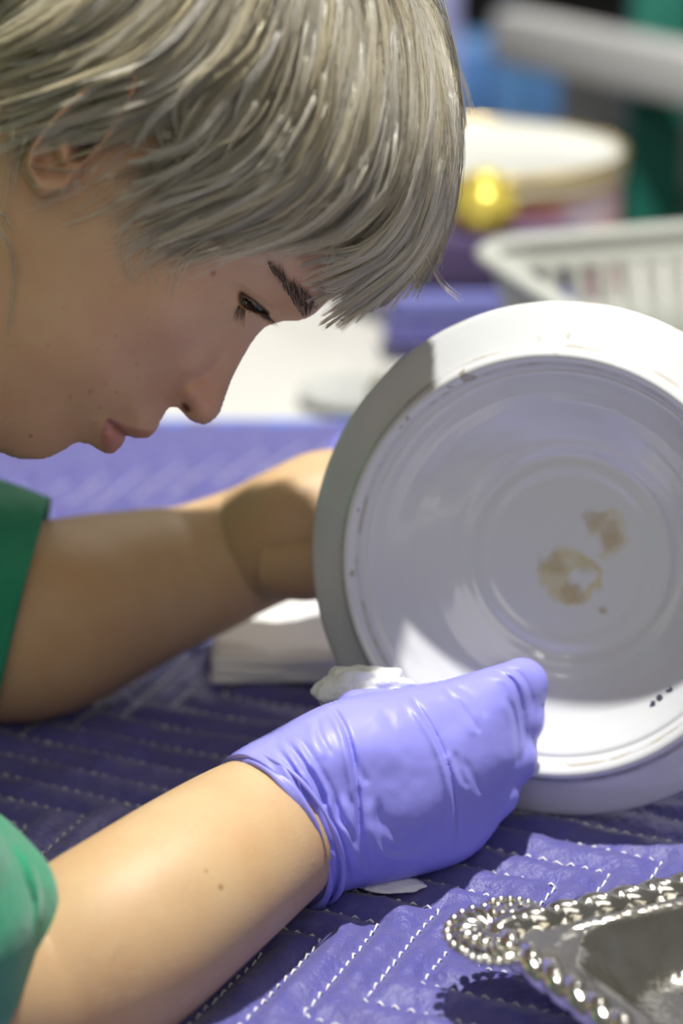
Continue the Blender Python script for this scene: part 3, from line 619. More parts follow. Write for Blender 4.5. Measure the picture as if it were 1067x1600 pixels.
Fk = [([(512,1098),(532,1125),(546,1160),(555,1210),(561,1270),(563,1320)],1.9,3.2,1.5),
([(634,1080),(662,1118),(688,1165),(706,1220),(715,1280),(713,1350)],1.6,3.0,1.7),
([(684,1066),(712,1095),(738,1128),(752,1148)],.8,3.5,.7),
([(708,1170),(718,1205),(732,1235)],1.0,4,1.0),
([(700,1068),(740,1090),(762,1125)],.6,4,.5),
([(756,1048),(790,1056),(808,1078),(817,1120),(822,1165),(816,1200)],1.7,3.0,1.2),
([(775,1046),(806,1050),(828,1080),(832,1130)],1.2,3.0,.9),
([(790,1085),(804,1120),(810,1170),(806,1205)],1.0,3.4,.8),
([(440,1150),(470,1188),(500,1240),(524,1300),(542,1360),(545,1395)],1.8,4.0,1.6),
([(462,1146),(492,1190),(520,1240),(536,1290)],1.0,4.0,1.0),
([(545,1235),(556,1280),(566,1330),(575,1372)],1.6,4.5,1.4),
([(480,1195),(500,1232),(506,1262)],1.3,4,1.2),
([(590,1240),(592,1290),(604,1325),(650,1336)],1.2,5,1.2),
([(520,1240),(528,1275),(548,1300),(556,1332)],1.3,3.6,1.2),
([(515,1310),(530,1345),(530,1385),(518,1400)],1.6,4,1.4),
([(575,1262),(615,1300),(652,1322),(690,1282)],.9,9,1.0),
([(540,1150),(560,1200),(575,1230)],.7,5,.6),
([(495,1120),(500,1150),(520,1185)],.8,4,.7),
([(425,1160),(455,1200),(480,1250),(500,1320),(508,1380)],1.3,3.6,1.4),
([(720,1180),(745,1225),(760,1240)],.7,5,.6),([(590,1100),(615,1140),(640,1200)],.5,7,.5)]
for p_, d_, s_, r_ in Fk: NW = fold(NW, p_, d_, s_, r_)
NW += (.7*vnoise(NX+NY*.4, NY, .018, 21)+.12*vnoise(NX, NY, .06, 22))*smooth(ND, 1, 6)
NWx = np.where(ND > 0, NW, ND)
def nmid(px): return np.interp(px, [300, 430, 620, 830], [.925, .940, .957, .985])
zg = np.arange(.885, 1.045, .0008); Zg = zg[None, None]
dep = (nmid(NX)[..., None]-Zg)*1000      # + towards camera
Fg = np.abs(dep)-NWx[..., None]
# fingers curling away behind the knuckles (real volumes, far side)
def cap_sd(a, b, ra, rb, X, Y, Z):        # pixel/zc space, mm
    ax, ay, az = a; bx, by, bz = b; x = (X-ax)/4.1; y = (Y-ay)/4.1; z = (Z-az)*1000; ex = (bx-ax)/4.1; ey = (by-ay)/4.1; ez = (bz-az)*1000
    t = np.clip((x*ex+y*ey+z*ez)/(ex*ex+ey*ey+ez*ez), 0, 1); return np.sqrt((x-t*ex)**2+(y-t*ey)**2+(z-t*ez)**2)-(ra+(rb-ra)*t)
def smin(a, b, k): h = np.clip(.5+.5*(b-a)/k, 0, 1); return b*(1-h)+a*h-k*h*(1-h)
X3 = NX[..., None]; Y3 = NY[..., None]
Fg = Fg.astype(np.float32)
for a, b, c, ra in [((815,1070,.985),(790,1100,1.008),(745,1112,1.010),9.0),((810,1125,.985),(790,1150,1.008),(730,1160,1.006),9.0),((800,1185,.982),(775,1205,1.004),(715,1215,1.002),8.6),((775,1240,.978),(745,1262,.998),(690,1268,.996),8.0),((560,1120,.962),(620,1112,.985),(680,1100,1.000),9.5)]:
    Fg = smin(Fg, cap_sd(a, b, ra+1, ra, X3, Y3, Zg), 4).astype(np.float32); Fg = smin(Fg, cap_sd(b, c, ra, ra-1.2, X3, Y3, Zg), 2.5).astype(np.float32)
# cuff cut: plane through the wrist
c0 = np.array([360., 1200.]); c1 = np.array([492., 1416.]); cdv = (c1-c0)/np.linalg.norm(c1-c0); cn = np.array([cdv[1], -cdv[0]])   # cn points right/up
lat = ((NX-c0[0])*cn[0]+(NY-c0[1])*cn[1])/4.1
wob = .4*vnoise(NX, NY, .03, 31)
Fg = np.maximum(Fg, (-(lat+wob)[..., None]+dep*.45))
V, Q = nets(Fg.astype(np.float32)); del Fg
gpx = nx0+V[:, 0]*ns; gpy = ny0+V[:, 1]*ns; gz = zg[0]+V[:, 2]*.0008
g1 = mk('glove', P(gpx, gpy, gz), Q, M_glove, person); g1['label'] = 'purple nitrile glove on the near hand, creased'
# rolled cuff
ph = np.linspace(0, 2*np.pi, 120, endpoint=False); cm = (c0+c1)/2; hl = np.linalg.norm(c1-c0)/2+1
cp = []
for k, f in enumerate(ph):
    a_ = cm+cdv*hl*math.cos(f); Wc = 36.2*abs(math.sin(f))**.9*math.copysign(1, math.sin(f)); q_ = a_+cn*(Wc*.45*4.1)
    cp.append(P(q_[0], q_[1], nmid(q_[0])-Wc/1000))
cp = np.array(cp); cp = np.vstack([cp, cp[:1]])
rn = np.random.default_rng(8); rad_ = .0017+.0007*vnoise(np.arange(121), np.zeros(121), .13, 41); rad_[-1] = rad_[0]
V, F = tube(cp, rad_, 12, 1.0, False, ref=tuple(RT*.8-UP*-.5), shape=lambda i, t: 1+.25*np.sin(3*t+i*.22)); mk('glove_cuff', V, F, M_glove, person)['label'] = 'rolled cuff of the near glove'
rad2 = .0010+.0004*vnoise(np.arange(121), np.zeros(121), .21, 42); sh = (RT*.0042+UP*.0018)
V, F = tube(cp*1.0+sh+(cp-cp.mean(0))*.03, rad2, 8, 1.0, False, ref=tuple(RT*.8+UP*.5)); mk('glove_cuff_bead', V, F, M_glove, person)

# far glove --------------------------------------------------------
def sdf_obj(name, caps, k, bmin, bmax, h, m, parent):
    ax = [np.arange(bmin[i], bmax[i], h) for i in range(3)]; X, Y, Z = np.meshgrid(*ax, indexing='ij'); D_ = None
    for a, b, ra, rb in caps:
        a = np.array(a); b = np.array(b); e = b-a; t = np.clip(((X-a[0])*e[0]+(Y-a[1])*e[1]+(Z-a[2])*e[2])/(e@e), 0, 1)
        d = np.sqrt((X-a[0]-t*e[0])**2+(Y-a[1]-t*e[1])**2+(Z-a[2]-t*e[2])**2)-(ra+(rb-ra)*t); D_ = d if D_ is None else smin(D_, d, k)
    V, Q = nets(D_.astype(np.float32)); return mk(name, np.array(bmin)+V*h, Q, m, parent)
p = lambda a, b, c: P(a, b, c)
wr = p(520, 740, 1.128)
fc = [(p(598,742,1.130), p(620,735,1.130), .0240, .026), (p(545,722,1.128), p(590,730,1.130), .0105, .02), (p(560,790,1.130), p(640,790,1.130), .026, .024)]
for i, (yy, xe) in enumerate([(700, 720), (745, 745), (790, 745), (835, 725)]):
    fc += [(p(610, yy+10, 1.132), p(xe-40, yy-5, 1.122), .0105, .0098), (p(xe-40, yy-5, 1.122), p(xe+25, yy, 1.100), .0098, .0085)]
fc += [(p(560, 720, 1.125), p(600, 670, 1.105), .013, .011), (p(600, 670, 1.105), p(640, 640, 1.085), .011, .009)]
allc = np.array([c for q_ in fc for c in q_[:2]]); sdf_obj('glove', fc, .006, allc.min(0)-.035, allc.max(0)+.035, .0018, M_glove, person)['label'] = 'purple nitrile glove on the far hand behind the lid'

# shirt ------------------------------------------------------------
def sleeve(pts, hem, seed, n=64):
    pts = np.array(pts, float); c = catmull(pts[:, :3], 60); rr = catmull(pts[:, 3:4], 60)[:, 0]
    V, F = tube(c, rr, n, 1., False, shape=lambda i, t: 1+.035*np.sin(3*t+i*.09+seed)+.02*np.sin(7*t-i*.15)); return V, F
s1 = sleeve([(-.36, .83, .25, .065), (-.29, .77, .19, .058), (-.225, .735, .125, .052), (*P(-210, 1425, .822), .0475), (*P(-140, 1440, .842), .0445), (*P(-82, 1450, .860), .0425)], 0, 1)
s2 = sleeve([(-.37, 1.10, .25, .066), (-.30, 1.11, .20, .060), (-.235, 1.10, .13, .056), (*P(-190, 905, 1.085), .053), (*P(-70, 930, 1.086), .051), (*P(37, 955, 1.088), .0490)], 0, 3)
ts = tube(catmull([(-.315, .975, .275), (-.34, .975, .245), (-.39, .975, .20), (-.43, .975, .08), (-.45, .975, -.08), (-.46, .975, -.33)], 36), catmull(np.array([[.095], [.15], [.205], [.19], [.175], [.18]]), 36)[:, 0], 56, .64, False, ref=(0, 1, .001))
yk = tube(catmull([(-.325, .79, .235), (-.33, .88, .262), (-.335, .975, .272), (-.33, 1.07, .262), (-.325, 1.15, .235)], 30), catmull(np.array([[.060], [.080], [.088], [.080], [.060]]), 30)[:, 0], 40, 1., True)
cl_ = tube([(-.205, .962, .252), (-.24, .965, .252), (-.29, .970, .250), (-.36, .975, .245)], [.083, .092, .108, .12], 48, 1., False)
V, F = merge([s1, s2, ts, cl_, (yk[0], yk[1])]); V0, F0 = V, F; F = F[F[:, 2] != F[:, 3]]; sh_ = mk('shirt', V, F, M_green, person); sh_['label'] = 'green short-sleeved top'
sm = sh_.modifiers.new('thick', 'SOLIDIFY'); sm.thickness = .0022; sm.offset = 1
lw = mk('trousers', *tube([(-.46, .975, -.30), (-.46, .975, -.55), (-.45, .975, -.77)], [.17, .165, .13], 40, .62, True, ref=(0, 1, .001)), M_dark, person)

# ------------------------------------------------------------------ LID
ncam = np.array([-.30, -.105, .0]); ncam[2] = math.sqrt(1-ncam[0]**2-ncam[1]**2); nL = RT*ncam[0]+UP*ncam[1]-FW*ncam[2]
rimc = P(874., 877., 1.001); LC = rimc+nL*.018
ex = np.cross([0, 0, 1], nL); ex /= np.linalg.norm(ex); ey = np.cross(nL, ex)
from mathutils import Matrix
LM = Matrix([[ex[0], ey[0], nL[0], LC[0]], [ex[1], ey[1], nL[1], LC[1]], [ex[2], ey[2], nL[2], LC[2]], [0, 0, 0, 1]])
def loc_on_lid(px, py, h):
    d = P(float(px), float(py), 1.0)-CAM; t = ((LC+nL*h-CAM)@nL)/(d@nL); q_ = CAM+d*t-LC; return q_@ex, q_@ey
prof = [(0.0001,-.044),(.012,-.044),(.024,-.0438),(.032,-.0434),(.0345,-.0424),(.0365,-.0420),(.0385,-.0424),(.0405,-.0420),(.0430,-.0402),(.0450,-.0392),(.0470,-.0386),(.0500,-.0368),(.056,-.0328),(.0620,-.0278),(.0670,-.0220),(.0710,-.0160),(.0740,-.0110),(.0752,-.0095),(.0762,-.0088),(.0775,-.0060),(.0786,-.0026),(.0795,-.0008),(.0808,.0002),(.0822,.0002),(.0834,-.0008),(.0839,-.0028),(.0843,-.0050),(.0856,-.0068),(.0900,-.0098),(.0960,-.0138),(.1000,-.0166),(.1016,-.0182),(.1020,-.0200),(.1012,-.0216),(.0980,-.0230),(.0900,-.0262),(.0850,-.0330),(.0780,-.0430),(.0640,-.0500),(.0450,-.0540),(.0250,-.0560),(.0140,-.0580),(.0130,-.0650),(.0190,-.0720),(.0185,-.0790),(.0100,-.0830),(.0001,-.0840)]
pp = np.array(prof); pp[:18, 1] *= .84; dd = np.concatenate([[0], np.cumsum(np.linalg.norm(np.diff(pp, axis=0), axis=1))]); tt = np.linspace(0, 1, 400)*dd[-1]
prs = np.stack([np.interp(tt, dd, pp[:, 0]), np.interp(tt, dd, pp[:, 1])], 1)
for _ in range(3): prs[1:-1] = .5*prs[1:-1]+.25*(prs[:-2]+prs[2:])
V, F = lathe(prs, 220)
th_ = np.arctan2(V[:, 1], V[:, 0]); rr = np.hypot(V[:, 0], V[:, 1]); V[:, 2] += .0006*np.sin(2*th_+.6)*smooth(rr, .05, .09); V[:, :2] *= (1+.0025*np.sin(2*th_+1.2))[:, None]
M_lid = mat('white_glaze', (.63, .64, .64), .16, coat=.5, spec=.55, bump=[(25, .25, .002), (400, .05, .0005)])
nt = M_lid.node_tree; bs = nt.nodes['Principled BSDF']; tcn = nt.nodes.new('ShaderNodeTexCoord')
def nd(t, **k):
    n_ = nt.nodes.new(t)
    for a, b in k.items(): setattr(n_, a, b)
    return n_
def math_(op, a, b=None, c=None):
    n_ = nd('ShaderNodeMath', operation=op)
    for i, v in enumerate((a, b, c)):
        if v is None: continue
        if isinstance(v, (int, float)): n_.inputs[i].default_value = v
        else: nt.links.new(v, n_.inputs[i])
    return n_.outputs[0]
nz = nd('ShaderNodeTexNoise'); nz.inputs['Scale'].default_value = 110; nz.inputs['Detail'].default_value = 4; nt.links.new(tcn.outputs['Object'], nz.inputs['Vector'])
nz2 = nd('ShaderNodeTexNoise'); nz2.inputs['Scale'].default_value = 260; nz2.inputs['Detail'].default_value = 3; nt.links.new(tcn.outputs['Object'], nz2.inputs['Vector'])
disp = nd('ShaderNodeVectorMath', operation='SCALE'); sb = nd('ShaderNodeVectorMath', operation='SUBTRACT'); sb.inputs[1].default_value = (.5, .5, .5); nt.links.new(nz.outputs['Color'], sb.inputs[0]); nt.links.new(sb.outputs[0], disp.inputs[0]); disp.inputs[3].default_value = .010
wp = nd('ShaderNodeVectorMath', operation='ADD'); nt.links.new(tcn.outputs['Object'], wp.inputs[0]); nt.links.new(disp.outputs[0], wp.inputs[1])
cur = None
def mixc(mask, col):
    global cur
    x = nd('ShaderNodeMix', data_type='RGBA'); x.inputs[7].default_value = (*col, 1)
    if cur is None: x.inputs[6].default_value = (.63, .64, .64, 1)
    else: nt.links.new(cur, x.inputs[6])
    nt.links.new(mask, x.inputs[0]); cur = x.outputs[2]
def distto(px, py, h, warp=True):
    a, b = loc_on_lid(px, py, h); v = nd('ShaderNodeVectorMath', operation='DISTANCE'); nt.links.new((wp if warp else tcn).outputs[0 if warp else 'Object'], v.inputs[0]); v.inputs[1].default_value = (a, b, h); return v.outputs['Value']
def below(d, r0, soft):
    m_ = nd('ShaderNodeMapRange', interpolation_type='SMOOTHSTEP'); m_.inputs[1].default_value = r0; m_.inputs[2].default_value = r0-soft; nt.links.new(d, m_.inputs[0]); return m_.outputs[0]
def stain(px, py, r0, col, amt, hole=None, h=-.037, soft=.002):
    m_ = below(distto(px, py, h), r0, soft)
    if hole: m_ = math_('MULTIPLY', m_, math_('SUBTRACT', 1, below(distto(*hole[:2], h), hole[2], .002)))
    gr = math_('MULTIPLY_ADD', nz2.outputs['Fac'], .9, .35); m_ = math_('MULTIPLY', m_, gr); mixc(math_('MULTIPLY', m_, amt), col)
stain(890, 903, .0135, (.56, .48, .22), .80, (908, 903, .0060), soft=.003); stain(866, 883, .0068, (.40, .31, .17), .7, soft=.004); stain(893, 927, .0072, (.42, .31, .18), .75, (906, 902, .004), soft=.004); stain(915, 884, .0055, (.50, .42, .22), .6, soft=.003)
stain(950, 834, .0105, (.56, .49, .25), .55, (928, 848, .0045), soft=.003); stain(930, 812, .0056, (.40, .31, .17), .7, soft=.003); stain(955, 838, .0068, (.42, .31, .18), .7, soft=.004); stain(945, 955, .0024, (.35, .22, .12), .9)
for px, py, r0 in [(733, 592, .0042), (700, 605, .0015), (633, 657, .0022), (628, 670, .0016), (870, 553, .0012), (560, 800, .0016), (556, 900, .0016), (1030, 690, .0009)]:
    mixc(math_('MULTIPLY', below(distto(px, py, -.001), r0, .0012), .8), (.33, .28, .20))
for px, py, r0 in [(840, 527, .002), (885, 524, .0022), (520, 935, .0012), (905, 1228, .0012), (760, 548, .0012)]:
    mixc(math_('MULTIPLY', below(distto(px, py, -.008), r0, .0016), .55), (.42, .36, .26))
# dirt line under the collar and brown worn outer edge
sep = nd('ShaderNodeSeparateXYZ'); nt.links.new(tcn.outputs['Object'], sep.inputs[0])
rad3 = math_('SQRT', math_('ADD', math_('MULTIPLY', sep.outputs[0], sep.outputs[0]), math_('MULTIPLY', sep.outputs[1], sep.outputs[1])))
def ringm(r0, wd): return below(math_('ABSOLUTE', math_('SUBTRACT', rad3, r0)), wd, wd*.8)
gate = nd('ShaderNodeMapRange'); gate.inputs[1].default_value = .48; gate.inputs[2].default_value = .6; nt.links.new(nz.outputs['Fac'], gate.inputs[0])
front = math_('GREATER_THAN', sep.outputs[2], -.02)
mixc(math_('MULTIPLY', math_('MULTIPLY', ringm(.0848, .0012), front), math_('MULTIPLY_ADD', gate.outputs[0], .4, .2)), (.35, .30, .22))
mixc(math_('MULTIPLY', math_('MULTIPLY', ringm(.1016, .0010), gate.outputs[0]), .5), (.45, .36, .20))
mixc(math_('MULTIPLY', math_('MULTIPLY', ringm(.0782, .0008), front), math_('MULTIPLY_ADD', gate.outputs[0], .6, .15)), (.42, .37, .28))
nt.links.new(cur, bs.inputs['Base Color'])
lid = bpy.data.objects.new('porcelain_lid', None); C.objects.link(lid); lid.matrix_world = LM
tag(lid, 'large round white porcelain lid stood on edge, stained inside, held in both gloved hands', 'lid')
me = raw_mesh('lid_body', V, F); lb = link('lid_body', me, M_lid); lb.parent = lid
# ink marks near the rim
M_ink = mat('ink', (.05, .06, .11), .6)
def strip_on(h, px, py, w_, l_, ang): a, b = loc_on_lid(px, py, h); return a, b
for px, py, pts in [(1020, 1099, [(-1.0, -.6), (.9, -.2), (-.5, .7), (1.1, .9)]), (1031, 1089, [(-1.1, 0), (0, .9), (1, 0), (0, -.9), (-1.1, 0)]), (1046, 1077, [(-1.2, -.5), (1.0, .0), (.2, 1.0)])]:
    c_ = []
    for a, b in pts:
        q1 = px+a*3.6; q2 = py-b*3.6; rloc = loc_on_lid(q1, q2, -.012); rad_p = math.hypot(*rloc); hh = float(np.interp(rad_p, pp[:19, 0], pp[:19, 1])); rloc = loc_on_lid(q1, q2, hh); rad_p = math.hypot(*rloc); hh = float(np.interp(rad_p, pp[:19, 0], pp[:19, 1])); c_.append((rloc[0], rloc[1], hh+.0004))
    V, F = tube(catmull(c_, 16), .00042, 6); me = raw_mesh('ink_mark', V, F[F[:, 2] != F[:, 3]]); o = link('ink_mark', me, M_ink); o.parent = lid

# ------------------------------------------------------------------ tissue, towel
def crumple(name, c, ax3, seed, amp, n=60, m=M_tissue):
    u, v = np.meshgrid(np.linspace(0.02, np.pi-.02, n), np.linspace(0, 2*np.pi, 2*n, endpoint=False), indexing='ij')
    d = np.stack([np.sin(u)*np.cos(v), np.sin(u)*np.sin(v), np.cos(u)], -1); r = np.random.default_rng(seed); R_ = np.ones(u.shape)
    for _ in range(60):
        q_ = r.normal(size=3); q_ /= np.linalg.norm(q_); k = np.abs(d@q_-r.uniform(-.6, .6)); R_ += amp*.3*(np.minimum(k, .22)-.18)*r.uniform(.4, 1.2)
    R_ = 1+np.clip(R_/R_.mean()-1, -.35, .3)
    A3 = np.array(ax3); pts = np.array(c)+(d*R_[..., None])@A3
    V, F = loft(pts, True, True); return mk(name, V, F, m)
t = crumple('crumpled_tissue', P(575., 1082., .985), [RT*.0195, FW*.011, UP*.0105], 5, .9)
tag(t, 'crumpled white tissue gripped in the near glove against the lid', 'tissue')
t = crumple('cotton_wad', on_z(610., 1383., .002), [RT*.013, np.array([0, 1, 0])*.006, np.array([0, 0, 1])*.0018], 9, .5, 30)
tag(t, 'flat scrap of white tissue on the blanket under the near glove', 'tissue')
q0 = on_z(330, 1075, 0); xs = np.linspace(-.058, .075, 60); ys = np.linspace(1.038, 1.13, 30)
tw = empty('folded_towel', (0, 1.08, 0), 'folded white towel lying on the blanket between the far arm and the lid', 'towel')
for k in range(3):
    z0 = .0015+k*.0040; X, Y = np.meshgrid(xs, ys, indexing='ij'); Zt = z0+.0036+.0007*vnoise(X, Y, 60, 50+k)
    Xo = X+.0012*vnoise(Y, X, 80, 60+k)+.0004*k; Yo = Y+.0016*vnoise(X, Y*0, 90, 70+k)
    tp = np.stack([Xo, Yo, Zt], -1); bt = np.stack([Xo, Yo, Zt-.0036], -1)
    nX, nY = X.shape; V = np.vstack([tp.reshape(-1, 3), bt.reshape(-1, 3)]); i, j = np.meshgrid(np.arange(nX-1), np.arange(nY-1), indexing='ij'); a = i*nY+j; ft = np.stack([a, a+nY, a+nY+1, a+1], -1).reshape(-1, 4); N_ = nX*nY
    side = []
    per = [(i_, 0) for i_ in range(nX)]+[(nX-1, j_) for j_ in range(1, nY)]+[(i_, nY-1) for i_ in range(nX-2, -1, -1)]+[(0, j_) for j_ in range(nY-2, 0, -1)]
    per = [i_*nY+j_ for i_, j_ in per]
    for a_, b_ in zip(per, per[1:]+per[:1]): side.append((b_, a_, a_+N_, b_+N_))
    mk('fold_layer', V, np.vstack([ft, ft[:, ::-1]+N_, np.array(side)]), M_cloth, tw)

# ------------------------------------------------------------------ silver tray
e1 = np.array([math.cos(math.radians(24)), math.sin(math.radians(24))]); e2 = np.array([math.cos(math.radians(-58)), math.sin(math.radians(-58))])
TC = np.array([.0445, .7755])
def rrect(off, rad, n=44, L1=.30, L2=.22):          # tray-plan path, offset inwards
    pts = []
    cs = [(off+rad, off+rad, 180, 270), (L1-off-rad, off+rad, 270, 360), (L1-off-rad, L2-off-rad, 0, 90), (off+rad, L2-off-rad, 90, 180)]
    for cx, cy, a0, a1_ in cs:
        for a_ in np.radians(np.linspace(a0, a1_, n)): pts.append((cx+rad*math.cos(a_), cy+rad*math.sin(a_)))
    pts = np.array(pts)
    # even spacing along straights
    q_ = np.vstack([pts, pts[:1]]); L = np.concatenate([[0], np.cumsum(np.linalg.norm(np.diff(q_, axis=0), axis=1))]); s_ = np.linspace(0, L[-1], 720, endpoint=False)
    return np.stack([np.interp(s_, L, q_[:, 0]), np.interp(s_, L, q_[:, 1])], 1), L[-1]
def tw_(p2, z): p2 = np.asarray(p2); w2 = TC+p2[:, :1]*e1+p2[:, 1:]*e2; return np.column_stack([w2, np.broadcast_to(z, len(w2))])
tray = empty('silver_tray', (*(TC+.15*e1+.11*e2), .0), 'tarnished silver serving tray with rope-twist rim and shell corner lying on the blanket', 'tray')
spec_ = [(.004, .012, .0250), (.007, .014, .0262), (.009, .016, .0272), (.0105, .018, .0262), (.012, .020, .0270), (.0135, .022, .0258), (.0155, .026, .0262), (.017, .030, .0245), (.019, .034, .0215), (.022, .037, .0160), (.026, .040, .0115), (.030, .041, .0092), (.036, .041, .0082), (.048, .038, .0078), (.060, .034, .0078), (.085, .020, .0080), (.105, .004, .0080)]
rings = []
for off, rd, z in spec_: q_, _ = rrect(off, rd); rings.append(tw_(q_, z))
V, F = loft(np.array(rings), True, False); mk('tray_dish', V, F, M_silver, tray)
rings = []
for off, rd, z in [(.004, .012, .0235), (.016, .030, .0205), (.024, .039, .0085), (.030, .041, .0045), (.105, .004, .0045)]: q_, _ = rrect(off, rd); rings.append(tw_(q_, z))
V, F = loft(np.array(rings), True, False); mk('tray_underside', V, F[:, ::-1], M_silver, tray)
q_, Lp = rrect(.004, .012); q_ = np.vstack([q_, q_[:1]]); path = tw_(q_, .0252); lob = round(Lp/.0125)
mm = 2160; s_ = np.linspace(0, 720, mm); path = np.stack([np.interp(s_, np.arange(721), path[:, k]) for k in range(3)], 1)
V, F = tube(path, .0056, 18, .95, False, shape=lambda i, t: .68+.42*np.abs(np.sin(.5*(i/mm*2*np.pi*lob+t*2.0)))**.8)
mk('rope_rim', V, F, M_silver, tray)
# shell ornaments on the corners
def shell_at(p2, ang):
    pr_ = []
    def loc(a, b, z): return np.array([*(TC+p2[0]*e1+p2[1]*e2), .0255])+np.array([math.cos(ang)*a-math.sin(ang)*b, math.sin(ang)*a+math.cos(ang)*b, z])
    for k in range(11):
        f = (k-5)/5*1.75; L = .0165*(1-.18*abs(k-5)/5); pts = [loc(math.cos(f)*L*s, math.sin(f)*L*s*1.05, .0022*math.sin(s*2.6)) for s in np.linspace(.12, 1, 10)]
        pr_.append(tube(pts, np.array([.0008, .0011, .0014, .0017, .002, .0022, .0024, .0025, .0023, .0012]), 10))
    rs = np.random.default_rng(int(abs(ang)*100))
    for sgn_ in (-1, 1):                     # scrolls
        pts = []
        for s in np.linspace(0, 1, 50): a_ = s*8.0; rr_ = .0062*(1-s*.82); pts.append(loc(-.004+rr_*math.cos(a_)*-1-.002, sgn_*(.0125+rr_*math.sin(a_)), .0012+s*.0028))
        pr_.append(tube(pts, np.linspace(.0020, .0013, 50), 10))
        for q2 in range(7):
            a_ = .5+q2*.33; c_ = loc(-.001-.010*math.cos(a_), sgn_*(.013+.009*math.sin(a_)), .0012)
            ball = tube([c_+np.array([0, 0, z]) for z in np.linspace(-.0019, .0019, 9)], .0019*np.sqrt(np.clip(1-np.linspace(-1, 1, 9)**2, .004, 1)), 12, ref=(1, 0, 0)); pr_.append(ball)
    for q2 in range(15):
        a_ = (q2-7)/7*1.8; c_ = loc(math.cos(a_)*.0178, math.sin(a_)*.0186, .0002)
        pr_.append(tube([c_+np.array([0, 0, z]) for z in np.linspace(-.0019, .0019, 9)], .0019*np.sqrt(np.clip(1-np.linspace(-1, 1, 9)**2, .004, 1)), 12, ref=(1, 0, 0)))
    c_ = loc(0, 0, .001); pr_.append(tube([c_+np.array([0, 0, z]) for z in np.linspace(-.0035, .0042, 13)], .0046*np.sqrt(np.clip(1-np.linspace(-1, 1, 13)**2, .004, 1)), 18, ref=(1, 0, 0)))
    c_ = loc(0, 0, -.0032); pr_.append(tube([c_, c_+[0, 0, .0018]], .0165, 40, ref=(1, 0, 0)))
    V, F = merge(pr_); return mk('shell_ornament', V, F, M_silver, tray)
shell_at((.0065, .0065), math.radians(180-17)); shell_at((.2935, .0065), math.radians(60)); shell_at((.0065, .2135), math.radians(-110)); shell_at((.2935, .2135), math.radians(-17))
for p2 in ((.05, .05), (.25, .05), (.05, .17), (.25, .17)):
    c_ = tw_([p2], 0)[0]; V, F = tube([c_+np.array([0, 0, z]) for z in (.0, .0018, .0045, .0065)], [.006, .0075, .005, .006], 20, ref=(1, 0, 0)); mk('foot', V, F, M_silver, tray)

# ------------------------------------------------------------------ background things on the table
# grey basket
K0 = on_z(722, 374, .09); b1 = np.array([math.cos(math.radians(18)), math.sin(math.radians(18))]); b2 = np.array([b1[1], -b1[0]])
bk = empty('plastic_basket', (*(K0[:2]+.17*b1+.13*b2), 0), 'grey plastic basket with slotted sides behind the porcelain lid', 'basket')
def bring(off, z, rad=.035, N_=400, L1=.36, L2=.27):
    pts = []
    for cx, cy, a0, a1_ in [(off+rad, off+rad, 180, 270), (L1-off-rad, off+rad, 270, 360), (L1-off-rad, L2-off-rad, 0, 90), (off+rad, L2-off-rad, 90, 180)]:
        for a_ in np.radians(np.linspace(a0, a1_, 20)): pts.append((cx+rad*math.cos(a_), cy+rad*math.sin(a_)))
    q_ = np.array(pts+pts[:1]); L = np.concatenate([[0], np.cumsum(np.linalg.norm(np.diff(q_, axis=0), axis=1))]); s_ = np.linspace(0, L[-1], N_, endpoint=False)
    p2 = np.stack([np.interp(s_, L, q_[:, 0]), np.interp(s_, L, q_[:, 1])], 1); w2 = K0[:2]+p2[:, :1]*b1+p2[:, 1:]*b2; return np.column_stack([w2, np.full(len(w2), z)])
zs = [.006, .03, .048, .050, .052, .068, .070, .072, .084]
R_ = [bring(.008+.016*(1-z/.084), z) for z in zs]; V, F = loft(np.array(R_), True, False)
keepf = []
for f in F:
    ring = f[0]//400; seg = f[0] % 400; slot = (seg % 6) < 3
    keepf.append(not (slot and 2 <= ring <= 5 and ((ring in (3, 4)) or (seg % 6) in (0, 1, 2))))
F2 = F[np.array(keepf)]; o = mk('basket_wall', V, F2, M_basket, bk); s2_ = o.modifiers.new('thick', 'SOLIDIFY'); s2_.thickness = .0028
V, F = loft(np.array([bring(.024, .004), bring(.10, .004, .01)]), True, True); o = mk('basket_floor', V, F, M_basket, bk); s2_ = o.modifiers.new('thick', 'SOLIDIFY'); s2_.thickness = .003
p_ = bring(.004, .087); p_ = np.vstack([p_, p_[:1]]); V, F = tube(p_, .0072, 12, .55, False); mk('basket_rim', V, F, M_basket, bk)
# tin
tc0 = P(752., 232., 1.75); tr = .0985
tin = empty('biscuit_tin', (tc0[0], tc0[1], 0), 'round tin with cream lid, gold rim and red patterned side behind the basket', 'tin')
def lat(name, prof, m, parent, c, n=72):
    V, F = lathe(prof, n); V = V+np.array(c); return mk(name, V, F, m, parent)
zt = float(tc0[2])
M_print = mat('tin_print', (.55, .58, .72), .4, var=(16, (.45, .06, .03), 1.), bump=None)
lat('tin_body', [(0.001, 0), (tr-.003, 0), (tr-.002, .002), (tr-.002, zt-.006)], M_print, tin, (tc0[0], tc0[1], 0))
lat('tin_lid', [(tr, zt-.013), (tr, zt-.001), (tr-.002, zt), (tr-.004, zt-.001), (tr-.006, zt-.004), (.02, zt-.003), (.001, zt-.003)], M_tinlid, tin, (tc0[0], tc0[1], 0))
V, F = tube([(tc0[0]+tr*math.cos(a_), tc0[1]+tr*math.sin(a_), zt-.001) for a_ in np.linspace(0, 2*np.pi, 90)], .0028, 10, 1, False); mk('gold_rim', V, F, M_gold, tin)
V, F = tube([(tc0[0]+tr*math.cos(a_), tc0[1]+tr*math.sin(a_), zt-.013) for a_ in np.linspace(0, 2*np.pi, 90)], .0018, 8, 1, False); mk('gold_rim', V, F, M_gold, tin)
